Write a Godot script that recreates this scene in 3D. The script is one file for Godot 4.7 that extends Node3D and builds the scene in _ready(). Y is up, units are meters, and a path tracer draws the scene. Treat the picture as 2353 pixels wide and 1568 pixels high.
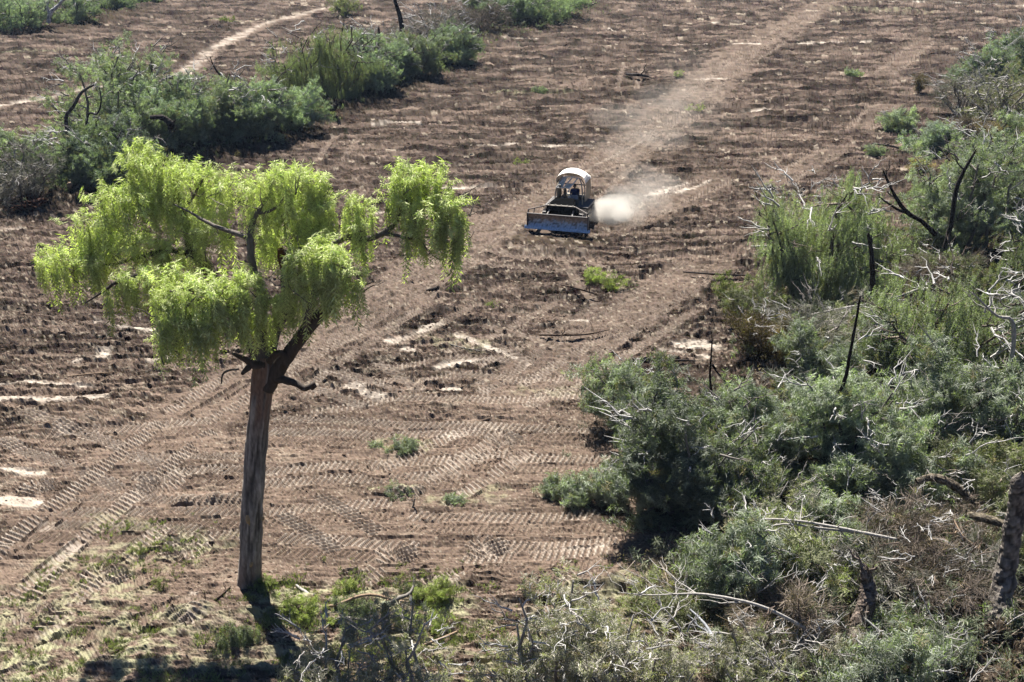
extends Node3D

# ---------------------------------------------------------------- the lens: pixel measurements of the photograph (2353 wide) become places on the land
const CAM_H := 19.7
const TILT := 0.3958
const FOC := 2541.0
const MIDU := 1176.5
const MIDV := 784.0
var CT := cos(TILT)
var ST := sin(TILT)

func ray(u: float, v: float) -> Vector3:
	var x := (u - MIDU) / FOC
	var y := (MIDV - v) / FOC
	return Vector3(x, y * CT - ST, -y * ST - CT)

func gh(u: float, v: float, h := 0.0) -> Vector3:   # where the sight line meets the level h
	var d := ray(u, v)
	return Vector3(0, CAM_H, 0) + d * ((CAM_H - h) / -d.y)

func g2(u: float, v: float) -> Vector2:
	var p := gh(u, v)
	return Vector2(p.x, p.z)

func at(u: float, v: float, dist: float) -> Vector3:   # where the sight line meets the upright plane dist metres ahead
	var d := ray(u, v)
	return Vector3(0, CAM_H, 0) + d * (dist / -d.z)

func ppm(v: float) -> float:   # pixels per metre on the ground in that row
	return (v + 278.0) * CT / CAM_H

func row_of(dist: float) -> float:
	return MIDV + FOC * tan(atan(CAM_H / dist) - TILT)

# ---------------------------------------------------------------- small mesh builder
class MB:
	var v := PackedVector3Array()
	var n := PackedVector3Array()
	var c := PackedColorArray()
	var i := PackedInt32Array()
	func quad(a: Vector3, b: Vector3, d: Vector3, e: Vector3) -> void:   # clockwise seen from the front, flat
		var k := v.size()
		v.append_array(PackedVector3Array([a, b, d, e]))
		var nn := (d - a).cross(b - a).normalized()
		n.append_array(PackedVector3Array([nn, nn, nn, nn]))
		i.append_array(PackedInt32Array([k, k + 1, k + 2, k, k + 2, k + 3]))
	func tri(a: Vector3, b: Vector3, d: Vector3) -> void:
		var k := v.size()
		v.append_array(PackedVector3Array([a, b, d]))
		var nn := (d - a).cross(b - a).normalized()
		n.append_array(PackedVector3Array([nn, nn, nn]))
		i.append_array(PackedInt32Array([k, k + 1, k + 2]))
	func tube(p: Array, r: Array, sides := 5, lump := 0.0, rng: RandomNumberGenerator = null) -> void:
		var cnt := p.size()
		if cnt < 2:
			return
		var first := v.size()
		var a := Vector3.ZERO
		for k in cnt:
			var t: Vector3 = (p[mini(k + 1, cnt - 1)] - p[maxi(k - 1, 0)]).normalized()
			if k == 0:
				a = t.cross(Vector3(0.31, 0.2, 0.93) if absf(t.z) < 0.9 else Vector3.UP).normalized()
			else:
				a = (a - t * a.dot(t)).normalized()
			var b := t.cross(a)
			for s in sides:
				var w := TAU * s / sides
				var d := a * cos(w) + b * sin(w)
				var q: float = r[k]
				if lump > 0.0:
					q *= 1.0 + rng.randf_range(-lump, lump)
				v.append(p[k] + d * q)
				n.append(d)
		for k in cnt - 1:
			for s in sides:
				var s2 := (s + 1) % sides
				var q0 := first + k * sides
				i.append_array(PackedInt32Array([q0 + s, q0 + sides + s2, q0 + s2, q0 + s, q0 + sides + s, q0 + sides + s2]))
		for e in 2:   # end caps
			var k0: int = first if e == 0 else first + (cnt - 1) * sides
			var t: Vector3 = (p[0] - p[1]).normalized() if e == 0 else (p[cnt - 1] - p[cnt - 2]).normalized()
			var m := v.size()
			v.append(p[0] if e == 0 else p[cnt - 1])
			n.append(t)
			for s in sides:
				v.append(v[k0 + s])
				n.append(t)
			for s in sides:
				var s2 := (s + 1) % sides
				if e == 0:
					i.append_array(PackedInt32Array([m, m + 1 + s, m + 1 + s2]))
				else:
					i.append_array(PackedInt32Array([m, m + 1 + s2, m + 1 + s]))
	func box(t: Transform3D, s: Vector3, ch := 0.0) -> void:   # ch: chamfer of all edges
		if ch <= 0.0:
			for ax in 3:
				for sg in [-1.0, 1.0]:
					var nn := Vector3.ZERO
					nn[ax] = sg
					var uu := Vector3.ZERO
					uu[(ax + 1) % 3] = 1.0
					var ww := nn.cross(uu)
					var hs := s * 0.5
					quad(t * ((nn - uu - ww) * hs), t * ((nn - uu + ww) * hs), t * ((nn + uu + ww) * hs), t * ((nn + uu - ww) * hs))
			return
		var h := s * 0.5
		for ax in 3:
			for sg in [-1.0, 1.0]:
				var nn := Vector3.ZERO
				nn[ax] = sg
				var uu := Vector3.ZERO
				uu[(ax + 1) % 3] = 1.0
				var ww := nn.cross(uu)
				var hi := h - Vector3.ONE * ch
				hi[ax] = h[ax]
				quad(t * ((nn - uu - ww) * hi), t * ((nn - uu + ww) * hi), t * ((nn + uu + ww) * hi), t * ((nn + uu - ww) * hi))
		for ax in 3:   # chamfers along axis ax
			var b1 := (ax + 1) % 3
			var b2 := (ax + 2) % 3
			for s1 in [-1.0, 1.0]:
				for s2 in [-1.0, 1.0]:
					var q: Array[Vector3] = []
					for e in [-1.0, 1.0]:
						for side in 2:
							var pnt := Vector3.ZERO
							pnt[ax] = e * (h[ax] - ch)
							pnt[b1] = s1 * (h[b1] - (ch if side == 1 else 0.0))
							pnt[b2] = s2 * (h[b2] - (ch if side == 0 else 0.0))
							q.append(t * pnt)
					if s1 * s2 > 0.0:
						quad(q[0], q[2], q[3], q[1])
					else:
						quad(q[1], q[3], q[2], q[0])
	func fill(col: Color) -> void:   # colour for all vertices added since the last fill
		while c.size() < v.size():
			c.append(col)
	func mesh(mat: Material) -> ArrayMesh:
		var m := ArrayMesh.new()
		var arr := []
		arr.resize(Mesh.ARRAY_MAX)
		arr[Mesh.ARRAY_VERTEX] = v
		arr[Mesh.ARRAY_NORMAL] = n
		if c.size() == v.size() and c.size() > 0:
			arr[Mesh.ARRAY_COLOR] = c
		arr[Mesh.ARRAY_INDEX] = i
		m.add_surface_from_arrays(Mesh.PRIMITIVE_TRIANGLES, arr)
		m.surface_set_material(0, mat)
		return m

var taken := {}
func numbered(called: String) -> String:
	var k: int = taken.get(called, -1) + 1
	taken[called] = k
	return called if k == 0 else "%s_%03d" % [called, k]

func tag(o: Node, label: String, category: String, group := "", kind := "") -> void:
	if label != "": o.set_meta("label", label)
	if category != "": o.set_meta("category", category)
	if group != "": o.set_meta("group", group)
	if kind != "": o.set_meta("kind", kind)

func thing(called: String, label: String, category: String, where := Vector3.ZERO, turn := 0.0, group := "") -> Node3D:
	var o := Node3D.new()
	o.name = numbered(called)
	o.position = where
	o.rotation.y = turn
	tag(o, label, category, group)
	add_child(o, true)
	return o

func put(mb: MB, called: String, mat: Material, parent: Node = null) -> MeshInstance3D:
	var o := MeshInstance3D.new()
	o.mesh = mb.mesh(mat)
	o.name = called if parent else numbered(called)
	(parent if parent else self).add_child(o, true)
	return o

func smooth(a: float, b: float, x: float) -> float:
	var t := clampf((x - a) / (b - a), 0.0, 1.0)
	return t * t * (3.0 - 2.0 * t)

func dull(albedo: Color, rough := 0.9, vertex := false) -> StandardMaterial3D:   # albedo in linear values
	var m := StandardMaterial3D.new()
	m.albedo_color = albedo.linear_to_srgb()
	m.roughness = rough
	m.metallic_specular = 0.25
	m.vertex_color_use_as_albedo = vertex
	return m

func noise_tex(size: int, freq: float, lo: Color, hi: Color, sd: int, normal := false, strength := 6.0) -> NoiseTexture2D:
	var nt := NoiseTexture2D.new()
	nt.width = size
	nt.height = size
	nt.seamless = true
	var fn := FastNoiseLite.new()
	fn.seed = sd
	fn.frequency = freq
	fn.fractal_octaves = 5
	nt.noise = fn
	nt.as_normal_map = normal
	nt.bump_strength = strength
	if not normal:
		var gr := Gradient.new()
		gr.set_color(0, lo.linear_to_srgb())
		gr.set_color(1, hi.linear_to_srgb())
		nt.color_ramp = gr
	return nt

var M := {}

# ---------------------------------------------------------------- the land: one sheet, finer where the ground is nearer; heights and tones are kept per vertex while tracks are pressed in
var NR := 0
var NC := 0
var row0 := 0      # first and last row and column of the fine middle
var row1 := 0
var col0 := 0
var col1 := 0
const RSTEP := 2.5
const CSTEP := 3.0
const V0 := -50.0
const U0 := -220.0
var rowD := PackedFloat32Array()
var rowZ := PackedFloat32Array()
var colU := PackedFloat32Array()
var hgt := PackedFloat32Array()
var band := PackedFloat32Array()   # smooth driven soil
var pale := PackedFloat32Array()   # pale subsoil laid bare, and paler rib tops in the prints
var grn := PackedFloat32Array()    # green cover
var drk := PackedFloat32Array()    # dark litter, and the shade painted before the blade
var lie := FastNoiseLite.new()
var fray := FastNoiseLite.new()

func lay(x: float, z: float) -> float:   # the slow rise and fall of the land
	return lie.get_noise_2d(x, z) * 0.35

enum {BAND, TRACK, PALE, GREEN, MOUND, RUT, HEAP, FLAT}

func press(path: Array, hw: float, mode: int, amp := 1.0) -> void:
	var along := 0.0
	for q in path.size() - 1:
		var A: Vector2 = path[q]
		var B: Vector2 = path[q + 1]
		var full := A.distance_to(B)
		var cuts := maxi(1, int(ceil(full / maxf(1.2, hw * 0.8))))
		var dir := (B - A) / full
		var nrm := Vector2(-dir.y, dir.x)
		var step := full / cuts
		for cut in cuts:
			var a := A + dir * (step * cut)
			press_piece(a, dir, nrm, step, along + step * cut, hw, mode, amp, q == 0 and cut == 0, q == path.size() - 2 and cut == cuts - 1)
		along += full

func press_piece(a: Vector2, dir: Vector2, nrm: Vector2, length: float, s0: float, hw: float, mode: int, amp: float, head: bool, tail: bool) -> void:
	var reach := hw * (1.25 if mode == TRACK or mode == RUT else 1.0)
	var lo_s := 0.0
	var hi_s := length
	var round_mode := mode == BAND or mode == PALE or mode == GREEN or mode == MOUND or mode == HEAP or mode == FLAT
	if round_mode:
		lo_s = -hw
		hi_s = length + hw
	var b := a + dir * length
	var ext := reach + (hw if round_mode else 0.0)
	var zn := maxf(a.y, b.y) + ext
	var zf := minf(a.y, b.y) - ext
	var xl := minf(a.x, b.x) - ext
	var xr := maxf(a.x, b.x) + ext
	var d_near := maxf(-zn, 14.0)
	var d_far := maxf(-zf, 14.1)
	var i0 := clampi(int(floor((row_of(d_far) - V0) / RSTEP)) + row0, 0, NR - 1)
	var i1 := clampi(int(ceil((row_of(d_near) - V0) / RSTEP)) + row0, 0, NR - 1)
	for i in range(i0, i1 + 1):
		var D := rowD[i]
		var zd := rowZ[i]
		var j0 := clampi(int(floor((xl / zd * FOC + MIDU - U0) / CSTEP)) + col0, 0, NC - 1)
		var j1 := clampi(int(ceil((xr / zd * FOC + MIDU - U0) / CSTEP)) + col0, 0, NC - 1)
		for j in range(j0, j1 + 1):
			var dx := (colU[j] - MIDU) / FOC * zd - a.x
			var dz := -D - a.y
			var s := dx * dir.x + dz * dir.y
			if s < lo_s or s >= hi_s:
				continue
			var t := dx * nrm.x + dz * nrm.y
			var off := absf(t)
			if off > reach:
				continue
			var k := i * NC + j
			match mode:
				TRACK:
					var wob := fray.get_noise_2d(dx + a.x, dz + a.y)
					if wob < (-0.3 if amp < 1.2 else -0.46):
						continue
					if off > hw:
						hgt[k] = maxf(hgt[k], 0.02 + 0.06 * wob) if wob > 0.1 else hgt[k]
					else:
						var ph := fposmod(s0 + s + t * 0.4, 0.21) / 0.21
						var rib := 0.06 * amp * smooth(0.0, 0.22, ph) * (1.0 - smooth(0.45, 0.6, ph)) - 0.035 * amp
						hgt[k] = lerpf(hgt[k] * 0.25, rib, 0.85 - 0.5 * smooth(0.75, 1.0, off / hw))
						band[k] = maxf(band[k], 0.62 + 0.3 * wob)
						if ph > 0.06 and ph < 0.5 and amp > 1.05:   # rib tops of the print are coloured paler
							pale[k] = maxf(pale[k], (0.5 + 0.55 * wob) * (1.0 - 0.75 * smooth(36.0, 52.0, D)))
						drk[k] *= 0.5
				RUT:
					if fray.get_noise_2d(dx + a.x, dz + a.y) < -0.05:
						continue
					if off > hw:
						hgt[k] = maxf(hgt[k], 0.07)
					else:
						hgt[k] = hgt[k] * 0.3 - 0.11 * amp * (1.0 - off / hw)
				BAND:
					var ends := clampf(1.0 - maxf(maxf(-s if head else 0.0, s - length if tail else 0.0), 0.0) / hw, 0.0, 1.0)
					if (s < 0.0 and not head) or (s > length and not tail):
						continue
					var w := (1.0 - smooth(0.62, 1.0, off / hw + fray.get_noise_2d(dx + a.x, dz + a.y) * 0.5)) * ends * amp
					band[k] = maxf(band[k], w)
				PALE, GREEN, HEAP, MOUND, FLAT:
					var e := Vector2(maxf(maxf(-s, s - length), 0.0), off).length() / hw
					if e > 1.0:
						continue
					var f := fray.get_noise_2d((dx + a.x) * (0.5 if mode == PALE else 1.7), (dz + a.y) * 1.7)
					if mode == PALE:
						pale[k] = maxf(pale[k], 0.95 * amp * smooth(0.0, 0.7, (1.0 - e) + f * 1.0 - 0.1))
					elif mode == GREEN:
						grn[k] = maxf(grn[k], amp * smooth(0.0, 0.7, 1.0 - e + f * 0.8))
					elif mode == HEAP:
						hgt[k] = maxf(hgt[k], amp * (1.0 - e * e) * (0.8 + 0.5 * f) + hgt[k] * 0.8)
						drk[k] = maxf(drk[k], 0.25 * (1.0 - e))
					elif mode == FLAT:
						hgt[k] = lerpf(hgt[k], 0.0, amp * (1.0 - smooth(0.6, 1.0, e)))
					else:
						hgt[k] = maxf(hgt[k], amp * (1.0 - e * e) * (0.9 + 0.8 * f) + 0.4 * hgt[k])
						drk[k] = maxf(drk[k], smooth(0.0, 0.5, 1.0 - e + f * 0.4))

func bend(a: Vector2, b: Vector2, m: Vector2, n := 8) -> Array:   # a curve from a to b pulled towards m
	var out := []
	for k in n + 1:
		var t := float(k) / n
		out.append(a.lerp(m, t).lerp(m.lerp(b, t), t))
	return out

func px(list: Array) -> Array:   # pixel pairs on flat ground -> places
	var out := []
	for k in range(0, list.size(), 2):
		out.append(g2(list[k], list[k + 1]))
	return out

func side(path: Array, off: float) -> Array:   # the same path moved off metres to its side
	var out := []
	for k in path.size():
		var d: Vector2 = (path[mini(k + 1, path.size() - 1)] - path[maxi(k - 1, 0)]).normalized()
		out.append(path[k] + Vector2(-d.y, d.x) * off)
	return out

func pair(path: Array, gauge := 2.0, amp := 1.0, hw := 0.3) -> void:
	press(side(path, gauge * 0.5), hw, TRACK, amp)
	press(side(path, -gauge * 0.5), hw, TRACK, amp)

func build_ground() -> void:
	lie.seed = 5
	lie.frequency = 0.03
	fray.seed = 9
	fray.frequency = 0.45
	fray.fractal_octaves = 3
	# rows from far to near, columns from west to east
	var far_rows := [700.0, 560.0, 450.0, 380.0, 330.0, 295.0, 270.0, 255.0, 243.0]
	for d in far_rows:
		rowD.append(d)
	row0 = rowD.size()
	var v := V0
	while v <= 1700.0:
		var ang := TILT + atan((v - MIDV) / FOC)
		rowD.append(CAM_H / tan(ang))
		v += RSTEP
	row1 = rowD.size() - 1
	for d in [20.5, 19.0, 17.0, 14.0, 10.0, 5.0, -5.0, -30.0, -80.0]:
		rowD.append(d)
	NR = rowD.size()
	for d in rowD:
		rowZ.append(maxf(d, 6.0) * CT + CAM_H * ST)
	for u in [-5200.0, -3600.0, -2500.0, -1800.0, -1300.0, -950.0, -700.0, -520.0, -400.0, -320.0, -260.0]:
		colU.append(u)
	col0 = colU.size()
	var u := U0
	while u <= 2560.0:
		colU.append(u)
		u += CSTEP
	col1 = colU.size() - 1
	for w in [2600.0, 2670.0, 2760.0, 2900.0, 3100.0, 3400.0, 3900.0, 4700.0, 6000.0, 7600.0]:
		colU.append(w)
	NC = colU.size()
	var total := NR * NC
	for arr in [hgt, band, pale, grn, drk]:
		arr.resize(total)
	hgt.resize(total)
	band.resize(total)
	pale.resize(total)
	grn.resize(total)
	drk.resize(total)

	# --- where the soil was driven smooth
	press(px([300, 1080, 430, 965, 760, 765, 1010, 610, 1180, 500, 1290, 430]), 2.3, BAND, 0.9)
	press(px([1290, 430, 1420, 350, 1560, 240, 1700, 130, 1890, 10, 1960, -40]), 2.8, BAND, 0.7)
	press(px([1600, 225, 1700, 120, 1890, 10]), 3.6, BAND, 0.9)
	press(px([1150, 930, 1300, 810, 1500, 680, 1640, 590]), 1.9, BAND, 0.85)
	press(px([1400, 520, 1560, 450, 1660, 405]), 1.8, BAND, 0.8)
	press(px([1780, 420, 1860, 375, 1920, 345]), 1.2, BAND, 0.7)
	press(px([1975, 295, 2040, 235]), 1.5, BAND, 0.6)
	press(px([2030, 170, 2130, 95]), 2.0, BAND, 0.7)
	press(px([-40, 250, 170, 212, 330, 185, 430, 168]), 1.0, BAND, 1.0)
	press(px([430, 165, 490, 115, 600, 60, 760, 15, 860, -10]), 1.7, BAND, 1.0)
	press(px([-60, 1420, 120, 1230, 330, 1060, 430, 985]), 2.6, BAND, 0.8)
	press(px([640, 1050, 1000, 1020, 1420, 1040]), 4.2, BAND, 0.55)
	press(px([200, 1130, 560, 1100]), 3.0, BAND, 0.45)
	press(px([640, 1230, 1100, 1250, 1480, 1230]), 3.6, BAND, 0.7)
	press(px([900, 1140, 1300, 1160]), 2.4, BAND, 0.7)
	press(px([-100, 1350, 300, 1340, 520, 1300]), 2.4, BAND, 0.45)
	# pale subsoil
	var pales := [
		[900, 785, 960, 765, 1015, 738, 0.34], [1050, 770, 1110, 795, 1185, 823, 0.27], [1010, 850, 1085, 832, 1095, 830, 0.3], [815, 895, 845, 915, 880, 928, 0.36],
		[215, 735, 290, 742, 360, 748, 0.4], [185, 825, 240, 818, 245, 806, 0.42], [350, 828, 385, 820, 390, 818, 0.3], [-20, 920, 120, 918, 235, 916, 0.36],
		[-30, 885, 60, 880, 215, 893, 0.22], [10, 1140, 60, 1150, 70, 1153, 0.36], [0, 1075, 60, 1085, 95, 1083, 0.3], [1520, 799, 1580, 805, 1625, 814, 0.24],
		[1560, 793, 1620, 788, 1640, 795, 0.5], [1500, 445, 1540, 430, 1580, 420, 0.5], [1560, 440, 1600, 428, 1630, 412, 0.3], [1640, 50, 1680, 48, 1725, 45, 0.7],
		[1565, 100, 1650, 100, 1740, 100, 0.6], [1710, 258, 1740, 257, 1765, 254, 0.6], [2140, 345, 2200, 350, 2230, 345, 0.1], [1945, 433, 1960, 432, 1980, 432, 0.4],
		[1840, 103, 1900, 100, 2000, 98, 0.5], [2050, 3, 2150, 6, 2353, 12, 0.7], [1080, 335, 1100, 334, 1190, 332, 0.25], [1000, 430, 1100, 428, 1140, 425, 0.3],
		[840, 495, 880, 493, 920, 492, 0.3], [1250, 335, 1330, 333, 1360, 333, 0.3], [1130, 95, 1180, 90, 1230, 92, 0.5], [860, 285, 900, 283, 960, 282, 0.3], [-20, 527, 20, 525, 45, 525, 0.3],
		[1060, 880, 1090, 882, 1110, 883, 0.2], [1020, 905, 1040, 900, 1050, 903, 0.2], [1330, 730, 1345, 732, 1352, 733, 0.15], [930, 805, 945, 808, 955, 812, 0.18],
		[1300, 735, 1340, 733, 1350, 735, 0.1], [430, 1380, 440, 1370, 450, 1365, 0.2], [500, 92, 540, 88, 560, 85, 0.5], [1400, 65, 1410, 70, 1415, 72, 0.4], [1600, 185, 1640, 180, 1660, 182, 0.4]]
	for p in pales:
		press(px(p.slice(0, 6)), p[6] * 1.25, PALE, 0.95)
	press(px([430, 165, 490, 112, 600, 58, 760, 13, 860, -10]), 1.1, PALE, 0.6)
	press(px([-40, 248, 170, 210, 330, 184, 430, 168]), 1.0, PALE, 0.75)
	press(px([1330, 400, 1400, 360, 1475, 322]), 0.25, PALE, 0.3)
	# green cover
	for p in [[640, 1400, 760, 1395, 1.5, 0.9], [780, 1400, 1020, 1390, 1.2, 0.9], [180, 1510, 420, 1450, 1.5, 0.5], [-60, 1560, 340, 1520, 2.4, 0.9], [350, 1540, 640, 1500, 1.4, 0.6],
			[150, 1300, 480, 1260, 1.2, 0.45], [-50, 1430, 250, 1380, 1.6, 0.6], [230, 1200, 420, 1240, 0.9, 0.3], [1150, 210, 1290, 212, 1.5, 0.35], [880, 1030, 980, 1030, 0.5, 0.6],
			[1350, 1420, 1560, 1360, 1.8, 0.7], [1380, 630, 1430, 650, 0.7, 0.5], [1560, 900, 1200, 900, 0.7, 0.25], [1000, 1150, 1150, 1140, 0.6, 0.4], [850, 1130, 950, 1128, 0.3, 0.6],
			[500, 45, 560, 48, 2.0, 0.4], [30, 120, 160, 118, 1.6, 0.4], [1950, 20, 2100, 25, 4.0, 0.35], [1000, 780, 1090, 800, 1.2, 0.35], [620, 1500, 1100, 1500, 1.6, 0.5]]:
		press(px(p.slice(0, 4)), p[4], GREEN, p[5])
	# litter and broken soil under the rows of felled trees
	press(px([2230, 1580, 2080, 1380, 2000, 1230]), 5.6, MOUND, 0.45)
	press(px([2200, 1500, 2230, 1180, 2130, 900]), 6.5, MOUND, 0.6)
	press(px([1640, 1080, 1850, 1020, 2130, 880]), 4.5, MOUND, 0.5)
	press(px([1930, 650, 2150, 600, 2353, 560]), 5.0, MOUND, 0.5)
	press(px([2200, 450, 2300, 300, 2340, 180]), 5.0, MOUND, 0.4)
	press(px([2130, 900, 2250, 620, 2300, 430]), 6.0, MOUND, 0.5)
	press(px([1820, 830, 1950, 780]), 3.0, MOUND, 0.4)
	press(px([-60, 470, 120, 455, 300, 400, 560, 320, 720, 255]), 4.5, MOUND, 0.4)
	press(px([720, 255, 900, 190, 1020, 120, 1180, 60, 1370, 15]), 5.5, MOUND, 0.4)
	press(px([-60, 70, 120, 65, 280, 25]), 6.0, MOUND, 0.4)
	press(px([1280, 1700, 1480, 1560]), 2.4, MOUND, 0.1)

	# --- base relief: furrows that the dragged chains and blades left run east to west, clods and lumps between
	var furrow := FastNoiseLite.new()
	furrow.seed = 21
	furrow.frequency = 1.0
	furrow.fractal_octaves = 3
	var clod := FastNoiseLite.new()
	clod.seed = 33
	clod.frequency = 1.0
	clod.fractal_octaves = 2
	var lump := FastNoiseLite.new()
	lump.seed = 47
	lump.frequency = 0.55
	lump.fractal_octaves = 3
	var grit := RandomNumberGenerator.new()
	grit.seed = 99
	for i in range(row0, row1 + 1):
		var D := rowD[i]
		var zd := rowZ[i]
		var nearby := 1.0 - smooth(30.0, 46.0, D)
		var nearw := 1.0 - smooth(70.0, 130.0, D) * 0.7
		var farw := smooth(55.0, 120.0, D)
		for j in range(col0, col1 + 1):
			var x := (colU[j] - MIDU) / FOC * zd
			var k := i * NC + j
			var rough := (1.0 - 0.62 * band[k]) * (1.0 - 0.35 * nearby)
			var f := furrow.get_noise_2d(x * 0.2, D * 1.6)
			var h := clod.get_noise_2d(x * 2.6, D * 4.2) * 0.1 * nearw
			h += furrow.get_noise_2d(x * 0.55 + 80.0, D * 2.1) * 0.12 * nearw
			if rough > 0.25:
				h += f * (0.05 + 0.2 * smooth(-0.2, 0.35, lump.get_noise_2d(x * 0.13 + 60.0, D * 0.2))) * nearw + lump.get_noise_2d(x * 0.5, D * 1.3) * 0.2 * nearw
				if farw > 0.0:
					h += (furrow.get_noise_2d(x * 0.13 + 31.0, D * 0.7) * 0.4 + clod.get_noise_2d(x * 0.5, D * 0.8) * 0.2) * farw
			h *= rough
			h += grit.randf_range(-1.0, 1.0) * (0.016 + 0.0004 * D) * (1.0 - 0.55 * band[k]) * (1.0 - 0.4 * nearby)
			h += furrow.get_noise_2d(x * 0.07 + 300.0, D * 2.3) * 0.1 * nearby
			hgt[k] = (h + hgt[k]) * (1.0 - 0.85 * smooth(0.45, 0.8, pale[k]))

	# --- the tracks of the machines, in the order in which they were driven
	press_tracks()
	# heaps
	for p in [[70, 960, 280, 945, 0.75, 0.32], [100, 985, 330, 960, 0.5, 0.22], [400, 1425, 470, 1405, 0.35, 0.3], [330, 1490, 420, 1465, 0.45, 0.25], [20, 1020, 60, 1010, 0.5, 0.25], [1560, 870, 1700, 880, 0.8, 0.22],
			[1010, 660, 1080, 672, 0.45, 0.25], [1330, 1360, 1470, 1340, 0.4, 0.25], [1440, 1290, 1600, 1240, 0.9, 0.12], [1490, 930, 1600, 930, 0.5, 0.2], [700, 1400, 760, 1420, 0.5, 0.2],
			[420, 1155, 560, 1150, 0.25, 0.2], [870, 1135, 960, 1130, 0.25, 0.22], [1020, 1345, 1130, 1330, 0.3, 0.22], [480, 1440, 560, 1410, 0.4, 0.2], [-20, 1270, 60, 1262, 0.3, 0.15]]:
		press(px(p.slice(0, 4)), p[4] * 1.3, HEAP, p[5])
	# level ground below the machine, shade painted before the blade, soil it pushes
	press([Vector2(3.0, -65.2), Vector2(4.0, -68.6)], 2.1, FLAT, 0.9)
	press([Vector2(0.6, -62.6), Vector2(4.4, -62.2)], 0.9, MOUND, 0.1)  # dark soil tone painted in for the shadow of the blade
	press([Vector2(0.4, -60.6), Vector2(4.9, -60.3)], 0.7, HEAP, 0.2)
	press([Vector2(-8.2, -28.1), Vector2(-7.8, -28.1)], 0.9, FLAT, 0.8)

	# --- the sheet
	var mb := MB.new()
	var speck := RandomNumberGenerator.new()
	speck.seed = 77
	var damp := FastNoiseLite.new()
	damp.seed = 61
	damp.frequency = 0.16
	damp.fractal_octaves = 4
	mb.v.resize(total)
	mb.c.resize(total)
	var dark := Color(0.0312, 0.0242, 0.0199)
	var mid := Color(0.0680, 0.0519, 0.0416)
	var red := Color(0.1102, 0.0817, 0.0627)
	var smoothed := Color(0.1030, 0.0791, 0.0626)
	var sand := Color(0.3132, 0.2754, 0.2322)
	var green := Color(0.215, 0.21, 0.13)
	var litter := Color(0.036, 0.028, 0.02)  # also colours the painted shade before the blade
	var chip := Color(0.2160, 0.1845, 0.1440)
	for i in NR:
		var D := rowD[i]
		var zd := rowZ[i]
		var streak := log(maxf(D, 5.0)) * 260.0
		var hold := maxi(1, int(D / 20.0))
		var r := 0.5
		var r2 := 1.0
		var nearby := 1.0 - smooth(32.0, 50.0, D)
		var fine := i >= row0 and i <= row1
		for j in NC:
			var x := (colU[j] - MIDU) / FOC * zd
			var k := i * NC + j
			mb.v[k] = Vector3(x, hgt[k] + lay(x, -D), -D)
			var w := damp.get_noise_2d(x * 0.4, D * 1.6) * 1.4
			var c := dark.lerp(mid, smooth(-0.35, 0.3, w)).lerp(red, nearby * (0.62 + w * 0.5))
			if fine:
				var f2 := fray.get_noise_2d(x * 0.9, D * 2.4)
				var f3 := fray.get_noise_2d(x * 0.3 + 40.0, streak)
				c = c * (1.0 + (1.0 - band[k]) * clampf(f3 * 1.8, -0.6, 0.5))
				if f2 > 0.28:
					c = c.lerp(chip, minf((f2 - 0.28) * 1.1, 0.4) * (1.0 - 0.6 * smooth(45.0, 90.0, D)))
				if band[k] > 0.0:
					c = c.lerp(smoothed.lerp(red, nearby * 0.8), clampf(band[k], 0.0, 1.0) * 0.7)
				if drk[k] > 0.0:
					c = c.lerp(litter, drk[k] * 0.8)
				if pale[k] > 0.0:
					c = c.lerp(sand, pale[k] * (0.72 + 0.5 * fray.get_noise_2d(x * 2.0, D * 3.0)))
				if grn[k] > 0.0:
					c = c.lerp(green, grn[k] * smooth(-0.25, 0.3, fray.get_noise_2d(x * 3.0, D * 4.0)))
				if j % hold == 0 or speck.randf() < 0.25:
					r = speck.randf()
					r2 = lerpf(0.7, 0.84, nearby) + lerpf(0.6, 0.32, nearby) * speck.randf()
				if r < 0.05 * (1.0 - 0.6 * band[k]) * (1.0 - 0.75 * smooth(45.0, 90.0, D)):
					c = c.lerp(chip, 0.8)
				elif r > 0.9 + 0.05 * band[k]:
					c = c * 0.4
				else:
					c = c * r2
			mb.c[k] = Color(c.r, c.g, c.b)
	for i in NR - 1:
		for j in NC - 1:
			var q := i * NC + j
			# far row q, near row q + NC
			mb.i.append(q)
			mb.i.append(q + 1)
			mb.i.append(q + NC + 1)
			mb.i.append(q)
			mb.i.append(q + NC + 1)
			mb.i.append(q + NC)
	var m := ArrayMesh.new()
	var arr := []
	arr.resize(Mesh.ARRAY_MAX)
	arr[Mesh.ARRAY_VERTEX] = mb.v
	arr[Mesh.ARRAY_COLOR] = mb.c
	arr[Mesh.ARRAY_INDEX] = mb.i
	m.add_surface_from_arrays(Mesh.PRIMITIVE_TRIANGLES, arr)
	m.surface_set_material(0, M.soil)
	var o := MeshInstance3D.new()
	o.mesh = m
	o.name = "ground"
	tag(o, "brown cleared land scored by crawler tracks and furrows", "ground", "", "structure")
	add_child(o, true)

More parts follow.
